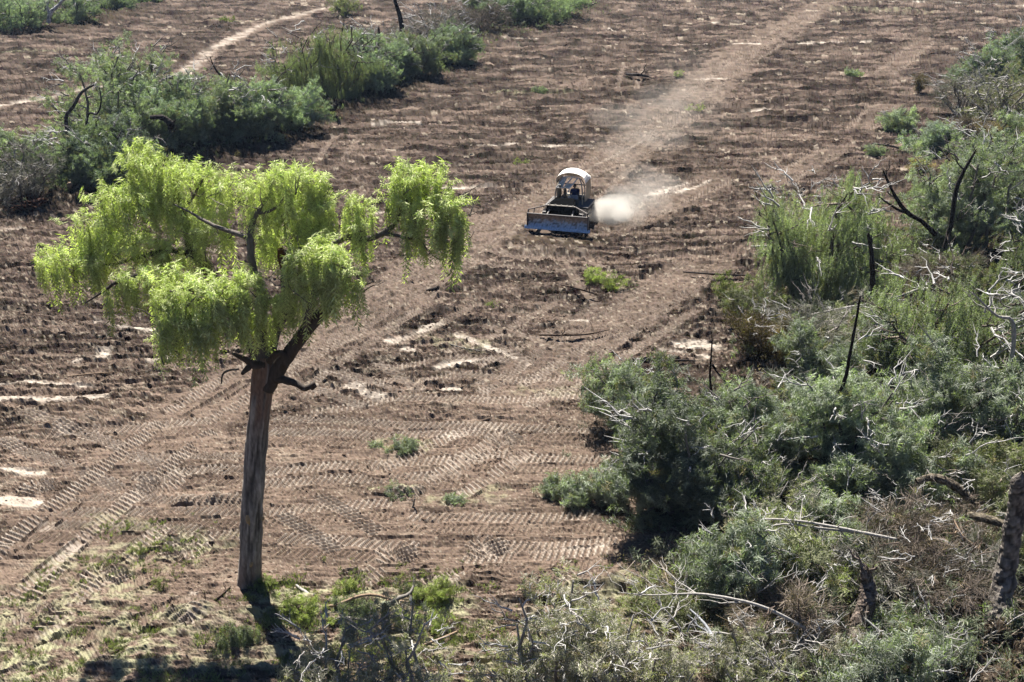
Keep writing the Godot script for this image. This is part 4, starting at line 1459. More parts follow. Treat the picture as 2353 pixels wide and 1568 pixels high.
	for k in 7:
		var z := -0.32 - 1.75 * k / 6.0
		var row := []
		for a in 15:
			var ang := PI * a / 14.0
			var sag := 0.02 * sin(k * 2.6) * sin(ang)
			var drop := 0.0 if k < 4 else 0.07 * (k - 3) * (k - 3) * sin(ang)
			row.append(Vector3(-cos(ang) * 0.93, 2.28 + pow(sin(ang), 0.75) * (0.74 - 0.1 * absf(k - 2.5) / 2.5 + sag) - drop, z))
		rows.append(row)
	for k in 6:
		for a in 14:
			mb.quad(rows[k][a], rows[k + 1][a], rows[k + 1][a + 1], rows[k][a + 1])
	mb.fill(Color(0.8, 0.78, 0.73))
	put(mb, "canopy", M.canvas, t)
	for s in [-1.0, 1.0]:
		mb = MB.new()
		for k in 6:
			for a in 5:
				var p := []
				for c in [[0, 0], [0, 1], [1, 1], [1, 0]]:
					var e: float = (k + c[1]) / 6.0
					var y: float = 2.29 - (a + c[0]) / 5.0 * 1.24
					p.append(Vector3(s * (0.925 + 0.03 * sin(e * 11.0 + a + c[0])), y, -0.52 - 1.5 * e))
				mb.quad(p[0], p[1], p[2], p[3])
		mb.fill(Color(0.36, 0.29, 0.21))
		put(mb, "side_sheet", M.canvas, t)
	driver(root, yaw)

# ---------------------------------------------------------------- the driver: one skin over capsules
func skin(mb: MB, caps: Array, cell: float, blend: float, col: Color) -> void:
	var lo := Vector3.INF
	var hi := -Vector3.INF
	for c in caps:
		for e in 2:
			lo = lo.min(c[e] - Vector3.ONE * (c[2 + e] + cell * 2))
			hi = hi.max(c[e] + Vector3.ONE * (c[2 + e] + cell * 2))
	var nx := int((hi.x - lo.x) / cell) + 2
	var ny := int((hi.y - lo.y) / cell) + 2
	var nz := int((hi.z - lo.z) / cell) + 2
	var f := PackedFloat32Array()
	f.resize(nx * ny * nz)
	f.fill(1.0)
	for c in caps:
		var a: Vector3 = c[0]
		var b: Vector3 = c[1]
		var ra: float = c[2]
		var rb: float = c[3]
		var ab := b - a
		var l2 := maxf(ab.length_squared(), 1e-9)
		var m := maxf(ra, rb) + blend + cell * 2.0
		var l := (a.min(b) - Vector3.ONE * m - lo) / cell
		var h := (a.max(b) + Vector3.ONE * m - lo) / cell
		for z in range(maxi(0, int(l.z)), mini(nz, int(h.z) + 2)):
			for y in range(maxi(0, int(l.y)), mini(ny, int(h.y) + 2)):
				for x in range(maxi(0, int(l.x)), mini(nx, int(h.x) + 2)):
					var p := lo + Vector3(x, y, z) * cell
					var s := clampf((p - a).dot(ab) / l2, 0.0, 1.0)
					var d := p.distance_to(a + ab * s) - lerpf(ra, rb, s)
					var q := x + nx * (y + ny * z)
					var o := f[q]
					var w := clampf(0.5 + 0.5 * (o - d) / blend, 0.0, 1.0)
					f[q] = lerpf(o, d, w) - blend * w * (1.0 - w)
	var at_cell := {}
	for z in nz - 1:
		for y in ny - 1:
			for x in nx - 1:
				var q := x + nx * (y + ny * z)
				var sgn := 0
				var sum := Vector3.ZERO
				var cnt := 0
				var val := [f[q], f[q + 1], f[q + nx], f[q + nx + 1], f[q + nx * ny], f[q + 1 + nx * ny], f[q + nx + nx * ny], f[q + nx + 1 + nx * ny]]
				for k in 8:
					if val[k] < 0.0:
						sgn += 1
				if sgn == 0 or sgn == 8:
					continue
				for e in [[0, 1], [2, 3], [4, 5], [6, 7], [0, 2], [1, 3], [4, 6], [5, 7], [0, 4], [1, 5], [2, 6], [3, 7]]:
					var va: float = val[e[0]]
					var vb: float = val[e[1]]
					if (va < 0.0) != (vb < 0.0):
						var tt := va / (va - vb)
						var pa := Vector3(e[0] & 1, (e[0] >> 1) & 1, e[0] >> 2)
						var pb := Vector3(e[1] & 1, (e[1] >> 1) & 1, e[1] >> 2)
						sum += pa.lerp(pb, tt)
						cnt += 1
				at_cell[q] = mb.v.size()
				mb.v.append(lo + (Vector3(x, y, z) + sum / cnt) * cell)
				mb.c.append(col)
	for z in range(1, nz - 1):
		for y in range(1, ny - 1):
			for x in range(1, nx - 1):
				var q := x + nx * (y + ny * z)
				var steps := [1, nx, nx * ny]
				for ax in 3:
					var a := f[q]
					var b := f[q + steps[ax]]
					if (a < 0.0) == (b < 0.0):
						continue
					var u: int = steps[(ax + 1) % 3]
					var w: int = steps[(ax + 2) % 3]
					var c := [q, q - u, q - u - w, q - w]
					if not (at_cell.has(c[0]) and at_cell.has(c[1]) and at_cell.has(c[2]) and at_cell.has(c[3])):
						continue
					var i0: int = at_cell[c[0]]
					var i1: int = at_cell[c[1]]
					var i2: int = at_cell[c[2]]
					var i3: int = at_cell[c[3]]
					if a < 0.0:
						mb.i.append_array(PackedInt32Array([i0, i2, i1, i0, i3, i2]))
					else:
						mb.i.append_array(PackedInt32Array([i0, i1, i2, i0, i2, i3]))

func settle(mb: MB, called: String, mat: Material, parent: Node) -> MeshInstance3D:   # commits with smooth normals
	var st := SurfaceTool.new()
	st.create_from(bare_mesh(mb, mat), 0)
	st.generate_normals()
	var o := MeshInstance3D.new()
	o.mesh = st.commit()
	o.mesh.surface_set_material(0, mat)
	o.name = called
	parent.add_child(o, true)
	return o

func driver(root: Vector3, yaw: float) -> void:
	var t := thing("person", "driver in dark blue work clothes and dark cap seated at the bulldozer levers", "person", root, yaw)
	var c := Vector3(0.17, 0, -0.82)
	var cloth := Color(0.028, 0.04, 0.11)
	var skin_col := Color(0.22, 0.13, 0.085)
	var body := MB.new()
	var caps := [[c + Vector3(-0.08, 1.35, 0), c + Vector3(0.08, 1.35, 0), 0.14, 0.14], [c + Vector3(0, 1.4, 0), c + Vector3(0, 1.66, 0.02), 0.15, 0.16], [c + Vector3(-0.13, 1.72, 0.02), c + Vector3(0.13, 1.72, 0.02), 0.09, 0.09],
		[c + Vector3(0, 1.7, 0.02), c + Vector3(0, 1.84, 0.04), 0.075, 0.055]]
	for s in [-1.0, 1.0]:
		caps.append([c + Vector3(s * 0.2, 1.73, 0.02), c + Vector3(s * 0.27, 1.48, 0.08), 0.068, 0.052])
		caps.append([c + Vector3(s * 0.27, 1.48, 0.08), c + Vector3(s * 0.27, 1.52, 0.33), 0.052, 0.036])
		caps.append([c + Vector3(s * 0.1, 1.34, 0.03), c + Vector3(s * 0.15, 1.37, 0.44), 0.09, 0.068])
		caps.append([c + Vector3(s * 0.15, 1.37, 0.44), c + Vector3(s * 0.16, 1.14, 0.52), 0.064, 0.045])
		caps.append([c + Vector3(s * 0.16, 1.12, 0.52), c + Vector3(s * 0.17, 1.1, 0.66), 0.045, 0.038])
	skin(body, caps, 0.018, 0.035, cloth)
	# head with brow, nose, mouth, chin and ears
	var h := c + Vector3(0, 1.97, 0.06)
	skin(body, [[h + Vector3(0, 0.03, -0.01), h + Vector3(0, 0.0, 0.01), 0.092, 0.085], [h + Vector3(0, -0.03, 0.025), h + Vector3(0, -0.09, 0.055), 0.07, 0.035], [h + Vector3(0, -0.13, 0.0), h + Vector3(0, -0.05, 0.0), 0.054, 0.056],
		[h + Vector3(0, 0.01, 0.092), h + Vector3(0, -0.025, 0.112), 0.009, 0.016], [h + Vector3(-0.035, 0.024, 0.085), h + Vector3(0.035, 0.024, 0.085), 0.013, 0.013], [h + Vector3(-0.022, -0.058, 0.082), h + Vector3(0.022, -0.058, 0.082), 0.009, 0.009],
		[h + Vector3(0.094, 0.0, 0.0), h + Vector3(0.096, -0.03, 0.005), 0.02, 0.014], [h + Vector3(-0.094, 0.0, 0.0), h + Vector3(-0.096, -0.03, 0.005), 0.02, 0.014]], 0.009, 0.014, skin_col)
	# hands closed on the levers
	for s in [-1.0, 1.0]:
		var w := c + Vector3(s * 0.27, 1.52, 0.34)
		var hand := [[w, w + Vector3(0, 0.0, 0.07), 0.027, 0.034]]
		for k in 4:
			var b := w + Vector3(s * 0.014, 0.03 - 0.02 * k, 0.08)
			var len: float = [0.036, 0.042, 0.04, 0.03][k]
			hand.append([b, b + Vector3(-s * 0.006, 0, len), 0.0095, 0.009])
			hand.append([b + Vector3(-s * 0.006, 0, len), b + Vector3(-s * 0.036, -0.002, len + 0.008), 0.009, 0.0085])
			hand.append([b + Vector3(-s * 0.036, -0.002, len + 0.008), b + Vector3(-s * 0.046, -0.004, len - 0.02), 0.0085, 0.008])
		hand.append([w + Vector3(-s * 0.015, 0.012, 0.03), w + Vector3(-s * 0.045, 0.034, 0.066), 0.012, 0.01])
		hand.append([w + Vector3(-s * 0.045, 0.034, 0.066), w + Vector3(-s * 0.04, 0.03, 0.1), 0.01, 0.009])
		skin(body, hand, 0.006, 0.006, skin_col)
	settle(body, "body", M.skin, t)
	var cap := MB.new()
	skin(cap, [[h + Vector3(0, 0.06, -0.01), h + Vector3(0, 0.075, 0.0), 0.1, 0.088], [h + Vector3(-0.045, 0.06, 0.1), h + Vector3(0.045, 0.06, 0.1), 0.012, 0.012], [h + Vector3(-0.035, 0.055, 0.14), h + Vector3(0.035, 0.055, 0.14), 0.009, 0.009]], 0.012, 0.03, Color(0.012, 0.012, 0.016))
	settle(cap, "cap", M.skin, t)
	for s in [-1.0, 1.0]:
		var eye := MB.new()
		skin(eye, [[h + Vector3(s * 0.032, 0.006, 0.085), h + Vector3(s * 0.032, 0.006, 0.088), 0.01, 0.01]], 0.005, 0.004, Color(0.03, 0.02, 0.02))
		settle(eye, "eye", M.skin, t)

func dust_bank(t: Node3D, p: Vector3, size: Vector3, dens: float) -> void:
	var f := FogVolume.new()
	f.shape = RenderingServer.FOG_VOLUME_SHAPE_ELLIPSOID
	f.size = size
	f.position = p - t.position
	var m := FogMaterial.new()
	m.albedo = Color(1.0, 0.98, 0.935)
	m.density = dens
	f.material = m
	f.name = "dust_puff"
	f.set_meta("kind", "stuff")
	t.add_child(f, true)

func dust() -> void:
	var rng := RandomNumberGenerator.new()
	rng.seed = 555
	var start := gh(1372, 520)
	var t := thing("dust_cloud", "pale dust cloud thrown up behind the bulldozer, drifting back along its path", "dust", start)
	t.set_meta("kind", "stuff")
	# bright core just behind the machine, low and long, thinning to the east and back along the track
	for k in 24:
		var e := pow((k + rng.randf()) / 24.0, 1.5)
		var s := 0.6 + 1.5 * rng.randf()
		var p := gh(1388 + e * 62.0, 512 - e * 16.0) + Vector3(rng.randfn() * 0.25, 0.25 + rng.randf() * 0.95 * (1.0 - 0.4 * e), rng.randfn() * 0.9)
		dust_bank(t, p, Vector3(s * 1.25, s * 0.85, s * 1.6), rng.randf_range(0.1, 0.26) / s * (1.12 - e * 0.85))
	for k in 16:
		var e := (k + rng.randf()) / 16.0
		var p := gh(1402 + e * 120.0, 508 - e * 68.0) + Vector3(rng.randfn() * 0.6, 0.3 + absf(rng.randfn()) * 0.7, rng.randfn() * 1.4)
		var s := (1.0 + 2.0 * e) * rng.randf_range(0.8, 1.2)
		dust_bank(t, p, Vector3(s * 1.5, s * 0.6, s * 1.6), rng.randf_range(0.025, 0.07) * (1.15 - e))
	# thin veil that trails away up the track
	for k in 18:
		var e := (k + rng.randf()) / 18.0
		var p := gh(1412 + e * 180.0, 440 - e * 240.0) + Vector3(rng.randfn() * 1.5, 0.5 + absf(rng.randfn()) * 1.0, rng.randfn() * 2.5)
		var s := rng.randf_range(2.4, 4.4) * (0.6 + 1.4 * e)
		dust_bank(t, p, Vector3(s * 1.2, s * 0.4, s * 1.4), rng.randf_range(0.008, 0.02) * (1.2 - e))

func materials() -> void:
	M.soil = dull(Color(1, 1, 1), 1.0, true)
	M.soil.metallic_specular = 0.1
	M.crumb = dull(Color(1, 1, 1), 1.0, true)
	M.crumb.metallic_specular = 0.1
	M.leaf = dull(Color(1, 1, 1), 0.55, true)
	M.leaf.backlight_enabled = true
	M.leaf.backlight = Color(0.85, 0.95, 0.55)
	M.bark = dull(Color(1, 1, 1), 0.95, true)
	M.bark_tint = dull(Color(1, 1, 1), 0.9, true)
	for b in ["bark", "bark_tint"]:
		var m: StandardMaterial3D = M[b]
		m.albedo_texture = noise_tex(256, 0.02, Color(0.45, 0.45, 0.45), Color(1.5, 1.5, 1.5).clamp(), 12)
		m.uv1_triplanar = true
		m.uv1_scale = Vector3(2.2, 0.7, 2.2)
		m.heightmap_enabled = true
		m.heightmap_texture = m.albedo_texture
		m.heightmap_scale = 4.0
	M.iron = dull(Color(1, 1, 1), 0.6, true)
	M.iron.metallic_specular = 0.4
	M.iron.albedo_texture = noise_tex(256, 0.03, Color(0.5, 0.48, 0.45), Color(1, 1, 1), 31)
	M.iron.uv1_triplanar = true
	M.iron.uv1_scale = Vector3(0.9, 0.9, 0.9)
	M.soot = dull(Color(1, 1, 1), 1.0, true)
	M.soot.metallic_specular = 0.0
	M.canvas = dull(Color(1, 1, 1), 0.85, true)
	M.canvas.albedo_texture = noise_tex(256, 0.012, Color(0.72, 0.7, 0.66), Color(1, 1, 1), 44)
	M.canvas.uv1_triplanar = true
	M.canvas.uv1_scale = Vector3(0.5, 0.5, 0.5)
	M.skin = dull(Color(1, 1, 1), 0.8, true)

func _ready() -> void:
	# ------------------------------------------------ camera, sky, sun, exposure
	var cam := Camera3D.new()
	cam.name = "camera"
	cam.position = Vector3(0, CAM_H, 0)
	cam.rotation = Vector3(-TILT, 0, 0)
	cam.fov = rad_to_deg(2.0 * atan(784.0 / FOC))
	cam.near = 0.5
	cam.far = 3000.0
	add_child(cam)
	cam.current = true
	var env := Environment.new()
	env.background_mode = Environment.BG_SKY
	var sky := Sky.new()
	var sm := ProceduralSkyMaterial.new()
	sm.sky_top_color = Color(0.3, 0.5, 0.82)
	sm.sky_horizon_color = Color(0.7, 0.8, 0.92)
	sm.sky_curve = 0.18
	sm.ground_bottom_color = Color(0.2, 0.17, 0.14)
	sm.ground_horizon_color = Color(0.6, 0.62, 0.64)
	sm.sky_energy_multiplier = 0.42
	sm.ground_energy_multiplier = 0.5
	sky.sky_material = sm
	env.sky = sky
	env.tonemap_mode = Environment.TONE_MAPPER_LINEAR
	env.tonemap_exposure = 3.85
	env.sdfgi_enabled = true
	env.ssao_enabled = true
	env.ssil_enabled = true
	env.fog_enabled = true
	env.fog_density = 0.0001
	env.fog_light_color = Color(0.72, 0.82, 0.95)
	env.volumetric_fog_enabled = true
	env.volumetric_fog_density = 0.0
	var we := WorldEnvironment.new()
	we.name = "world"
	we.environment = env
	add_child(we)
	var sun := DirectionalLight3D.new()
	sun.name = "sun"
	sun.light_color = Color(1.0, 0.975, 0.94)
	sun.light_energy = 1.6
	sun.light_angular_distance = 0.5
	sun.shadow_enabled = true
	add_child(sun)
	var elev := deg_to_rad(56.0)
	var fall := Vector3(0.3, 0, 0.954) * cos(elev) - Vector3(0, sin(elev), 0)   # shadows fall towards the viewer and a little east
	sun.look_at_from_position(Vector3.ZERO, fall)

	materials()
	make_leafy()
	build_ground()
	weeping_tree()
	bulldozer()
	brush_rows()
	wood()
	pale_sticks()
	field_plants()
	scatter()
	dust()

func brush_rows() -> void:
	var E := "felled trees in the near row along the clearing"
	var W := "felled trees in the far row along the clearing"
	# [u, v of the base, width, height, style, density, tone, lean, label, category, name]
	var list := [
		# the row on the east side, far to near
		[2330, 185, 150, 100, "dim", 1.0, 1.1, 0.0, "hazy blue-green felled crown at the far end of the near row", E],
		[2250, 205, 110, 90, "dim", 0.8, 1.2, 0.0, "dim bushy treetop at the far edge of the near row, below its last crown", E],
		[2310, 290, 190, 130, "sparse", 1.6, 0.7, 0.0, "thin smoky grey crown with a long fallen pole across its front", E],
		[2210, 262, 130, 80, "bare", 0.7, 0.9, 0.0, "spindly leafless grey top above the long fallen pole", E],
		[2112, 212, 40, 50, "brown", 0.7, 0.8, 0.0, "small brown dead sapling standing alone beyond the fallen pole", ""],
		[2300, 350, 130, 75, "gold", 1.0, 0.7, 0.0, "orange-brown withered bush among grey twigs high in the near row", E],
		[2230, 340, 90, 70, "rust", 1.0, 1.0, 0.0, "reddish-brown dry twiggy bush beside the orange withered one", E],
		[2145, 357, 95, 60, "dim", 0.9, 1.5, 0.0, "low blue-grey leafy bush at the western edge of the row, above the golden shrub", E],
		[2168, 325, 22, 70, "young", 1.4, 1.1, 0.0, "slim upright sapling with bright yellow-green leaves beside a blue-grey bush", ""],
		[2112, 402, 60, 38, "gold", 1.3, 1.2, 0.0, "small golden dry shrub at the edge of bare soil", ""],
		[2290, 470, 200, 150, "feather", 1.1, 1.0, 0.0, "large grey-green crown behind the broken dark snag", E],
		[2340, 560, 130, 200, "feather", 1.0, 0.9, 0.0, "tall grey-green felled crown by the picture's edge behind the shaded hollow", E],
		[2205, 600, 250, 220, "feather", 1.0, 1.05, 0.0, "wide drooping grey-green crown under the broken dark snag", E],
		[2345, 700, 120, 180, "weep", 1.0, 0.75, 0.0, "dark weeping crown over the deep shaded hollow at the edge", E],
		[1815, 540, 130, 110, "sparse", 1.2, 1.0, -0.1, "wispy sparse treetop poking out behind the weeping olive crown", E],
		[1860, 690, 270, 235, "weep", 1.25, 1.05, 0.0, "weeping olive-green tree leaning over at the edge of the open soil", E],
		[1950, 640, 120, 190, "weep", 1.0, 1.15, 0.0, "curtain of pale olive foliage beside the weeping olive tree", E],
		[1668, 700, 65, 85, "young", 1.0, 0.62, 0.0, "thin light green shrub on bare soil before the weeping olive tree", ""],
		[2080, 640, 210, 85, "weep", 0.9, 1.05, 0.0, "low green thicket between the weeping olive tree and the wide grey crown", E],
		[2150, 690, 170, 90, "rust", 1.0, 0.8, 0.0, "dull olive-brown twiggy brush in front of the low green thicket", E],
		[2240, 720, 140, 100, "mixed", 1.0, 0.7, 0.0, "green mound of leafy brush behind the big pale crown", E],
		[1745, 820, 130, 100, "brown", 1.0, 0.6, 0.0, "dark brown bush of dead leaves at the edge of the open soil", E],
		[1720, 740, 110, 70, "mixed", 0.9, 0.7, 0.0, "low olive shrub above the dark brown dead bush", E],
		[1795, 840, 60, 110, "gold", 1.2, 0.75, 0.0, "narrow golden-tan dry shrub beside the dark brown dead bush", E],
		[1880, 860, 210, 130, "bare", 1.2, 1.0, 0.0, "tangle of silvery leafless branches east of the golden-tan shrub", E],
		[1990, 800, 170, 90, "mixed", 0.9, 0.85, 0.0, "yellow-tinged leafy brush crossed by long silver branches", E],
		[2170, 900, 330, 235, "weep", 1.1, 0.95, 0.0, "big pale grey-green crown with white twigs in the middle of the row", E],
		[2340, 900, 150, 200, "feather", 1.0, 1.0, 0.0, "feathery grey-green crown behind the white curved dead branch", E],
		[2060, 880, 180, 140, "feather", 1.1, 1.15, 0.0, "soft blue-green crown beside the thin burnt pole", E],
		[1890, 980, 190, 170, "feather", 1.1, 0.75, 0.0, "dark green rounded crown at the foot of the thin burnt pole", E],
		[1445, 985, 140, 130, "feather", 0.7, 1.0, -0.15, "lacy treetop with arching twigs reaching out over the track prints", E],
		[1530, 1060, 170, 110, "feather", 0.9, 0.95, -0.1, "open feathery crown behind the dark green one that reaches out over the soil", E],
		[1570, 1180, 290, 225, "feather", 1.4, 0.7, 0.0, "dense dark green crown casting a black shadow on bare soil", E],
		[1730, 1090, 220, 150, "feather", 1.1, 0.95, 0.0, "grey-green leafy crown below the forked black snag", E],
		[1710, 1170, 170, 130, "weep", 1.0, 0.75, 0.0, "shaded green crown wedged between the dense dark one and the pale feathery one", E],
		[1940, 1110, 270, 200, "feather", 1.2, 1.25, 0.0, "pale feathery crown rising highest in the middle of the near row", E],
		[2180, 1060, 280, 190, "feather", 1.1, 0.95, 0.0, "broad grey-green crown with thin white branches before the pale weeping crown", E],
		[2310, 1090, 200, 220, "feather", 1.1, 0.9, 0.0, "tall feathery crown crossed by a thick white leaning trunk", E],
		[2090, 1170, 260, 150, "feather", 1.1, 0.95, 0.0, "grey-green crown behind the curved mossy log", E],
		[2260, 1200, 220, 140, "mixed", 1.0, 0.75, 0.0, "bushy green crown beside the big leaning trunk's broken top", E],
		[1278, 1140, 70, 42, "feather", 0.8, 1.0, 0.0, "low grey-green clump, westernmost of three small shrubs on bare soil", ""],
		[1335, 1160, 85, 65, "feather", 0.9, 1.05, 0.0, "round feathery shrub, middle of three small shrubs on bare soil", ""],
		[1395, 1160, 60, 100, "feather", 1.0, 0.85, 0.0, "upright dark feathery shrub, tallest of three small shrubs on bare soil", ""],
		[1740, 1240, 220, 110, "sparse", 1.5, 0.85, 0.0, "withered grey crown with many bare shoots above the two long pale poles", E],
		[1910, 1260, 200, 110, "feather", 1.1, 1.0, 0.0, "grey-green brush behind the two long pale poles", E],
		[2060, 1300, 150, 130, "rust", 1.2, 1.0, 0.0, "purplish-brown dry bush, western one of a pair of rounded dry bushes", E],
		[2160, 1280, 130, 120, "rust", 1.2, 1.15, 0.0, "purplish-brown dry bush, eastern one of a pair of rounded dry bushes", E],
		[2345, 1330, 110, 160, "mixed", 1.0, 0.85, 0.0, "bright leafy green brush behind the big leaning trunk", E],
		[1690, 1390, 170, 160, "feather", 1.0, 1.05, 0.0, "blue-green leafy brush at the corner of the row by the black shadow", E],
		[1770, 1330, 180, 120, "mixed", 1.0, 1.15, 0.0, "yellow-flecked leafy brush under the two long pale poles", E],
		[1870, 1390, 170, 130, "mixed", 0.8, 1.0, 0.0, "olive and yellow twiggy brush beside the broken upright log", E],
		[1800, 1480, 210, 110, "rust", 0.9, 1.15, 0.0, "straw-brown withered brush in front of the broken upright log", E],
		[2000, 1380, 160, 100, "bare", 1.2, 0.85, 0.0, "grey brittle twigs around the top of the broken upright log", E],
		[2130, 1400, 210, 130, "rust", 1.1, 0.75, 0.0, "brown tangled brush between the upright log and the leaning trunk", E],
		[2230, 1370, 120, 120, "bare", 1.0, 0.8, 0.0, "splintered grey twigs leaning against the big leaning trunk", E],
		[1510, 1400, 150, 60, "mixed", 0.8, 1.1, 0.0, "pale green leafy weeds at the western edge of the brush", ""],
		[2090, 1530, 220, 90, "feather", 1.1, 0.8, 0.0, "dark green fallen sprays in front of the tangled brown brush", E],
		[1930, 1560, 170, 80, "sparse", 1.6, 0.9, 0.0, "grey-green fallen branches at the foot of the upright log", E],
		[1700, 1570, 180, 90, "sparse", 1.4, 0.9, 0.0, "straw-coloured sprigs on leaf litter by the blue-grey leaning branch", E],
		[2030, 1630, 200, 110, "feather", 1.0, 0.9, 0.0, "dull green brush along the bottom edge below the fallen sprays", E],
		# leafless bushes near the camera
		[1250, 1650, 230, 330, "sparse", 1.5, 1.0, 0.0, "grey thinly leaved bush with pale stems, tallest of the near bushes", "thin bushes nearest the camera"],
		[1400, 1660, 260, 290, "sparse", 1.5, 1.0, 0.0, "spreading grey thinly leaved bush beside the tallest near bush", "thin bushes nearest the camera"],
		[1530, 1660, 170, 210, "sparse", 1.3, 1.0, 0.0, "low grey thinly leaved bush at the edge of the felled row", "thin bushes nearest the camera"],
		[780, 1660, 220, 235, "sparse", 1.3, 1.0, 0.0, "thinly leaved bush with white forked stems by the trunk's shadow", "thin bushes nearest the camera"],
		[950, 1660, 230, 245, "sparse", 1.4, 1.0, 0.0, "thinly leaved grey bush in front of the mossy stump", "thin bushes nearest the camera"],
		# the row on the west side, near to far
		[60, 468, 160, 110, "bare", 1.0, 0.75, 0.0, "dull grey brush heap behind the red-brown root plate", W],
		[55, 400, 150, 85, "feather", 0.8, 1.1, 0.0, "flattened grey-green crown with dark bare limbs behind the grey brush heap", W],
		[230, 430, 190, 130, "dim", 1.1, 1.0, 0.0, "dark shaded brush around the foot of the crooked standing trunk", W],
		[250, 370, 200, 190, "feather", 1.0, 1.1, 0.0, "tall airy crown around the crooked standing trunk", W],
		[330, 330, 170, 180, "feather", 1.0, 1.1, 0.0, "grey-green crown with a high rounded top east of the crooked trunk", W],
		[400, 350, 180, 140, "dim", 1.0, 1.5, 0.0, "blue-green crown in the middle of the far row above the weeping tree", W],
		[490, 335, 180, 150, "feather", 1.0, 0.95, 0.0, "soft grey-green crown beside a hooked black branch", W],
		[575, 325, 170, 120, "dim", 1.2, 1.4, 0.0, "dark blue-green crown with a sharp shadow at the southern edge of the far row", W],
		[660, 300, 140, 90, "dim", 1.1, 1.6, 0.0, "low dark green crown by the black root stump", W],
		[690, 240, 130, 140, "weep", 1.0, 0.85, 0.0, "green crown with upright black branches", W],
		[770, 230, 170, 160, "weep", 1.2, 0.8, 0.0, "highest dense green crown of the far row", W],
		[850, 215, 130, 115, "dim", 1.1, 1.5, 0.0, "dark green crown east of the highest dense one", W],
		[955, 180, 130, 80, "feather", 1.0, 0.85, 0.0, "low grey-green crown at the foot of the burnt standing trunk", W],
		[880, 150, 120, 80, "bare", 1.0, 0.8, 0.0, "brown-grey bare brush behind the broken stump", W],
		[1010, 115, 150, 90, "bare", 1.2, 0.75, 0.0, "grey leafless brush north of the burnt standing trunk", W],
		[1100, 80, 130, 70, "rust", 1.2, 0.7, 0.0, "brown leafless brush with dark hollows far up the row", W],
		[1170, 62, 140, 60, "dim", 1.1, 1.2, 0.0, "dark green brush beyond the brown leafless brush", W],
		[1270, 45, 180, 60, "dim", 1.2, 1.4, 0.0, "blue-green crown that ends the far row in the distance", W],
		[1110, 40, 110, 60, "feather", 1.0, 0.8, 0.0, "lighter green crown behind the distant brown brush", W],
		[1040, 150, 120, 75, "dim", 1.1, 1.2, 0.0, "dark low crown between the burnt standing trunk and the bare grey brush", W],
		[900, 190, 110, 70, "dim", 1.0, 1.3, 0.0, "blue-grey low brush in front of the broken stump", W],
		[1225, 55, 120, 60, "dim", 1.1, 1.1, 0.0, "dark hazy crown just before the one that ends the far row", W],
		[45, 70, 170, 90, "dim", 1.0, 1.5, 0.0, "bluish hazy crown in the distant corner west of the white forked trunk", ""],
		[165, 55, 150, 65, "dim", 1.0, 1.1, 0.0, "dark hazy brush beside the white forked trunk", ""],
		[265, 25, 140, 45, "dim", 1.0, 1.2, 0.0, "distant dark hazy crown east of the white forked trunk", ""],
		[345, 6, 90, 22, "dim", 1.0, 1.2, 0.0, "farthest small dark bush on the horizon side of the corner", ""],
		[20, 20, 120, 50, "dim", 1.0, 1.7, 0.0, "pale blue hazy treetop in the extreme far corner", ""],
		[790, 36, 70, 60, "mixed", 0.6, 1.0, 0.0, "small pale green tree standing alone beside the sandy track", ""],
	]
	for k in list.size():
		var p: Array = list[k]
		var bush: bool = p[9] == "" or p[9].begins_with("thin")
		felled("bush" if bush else "felled_tree", p[8], "bush" if bush else "felled tree", p[9], p[0], p[1], p[2], p[3], p[4], k + 1, p[5], p[6], p[7])

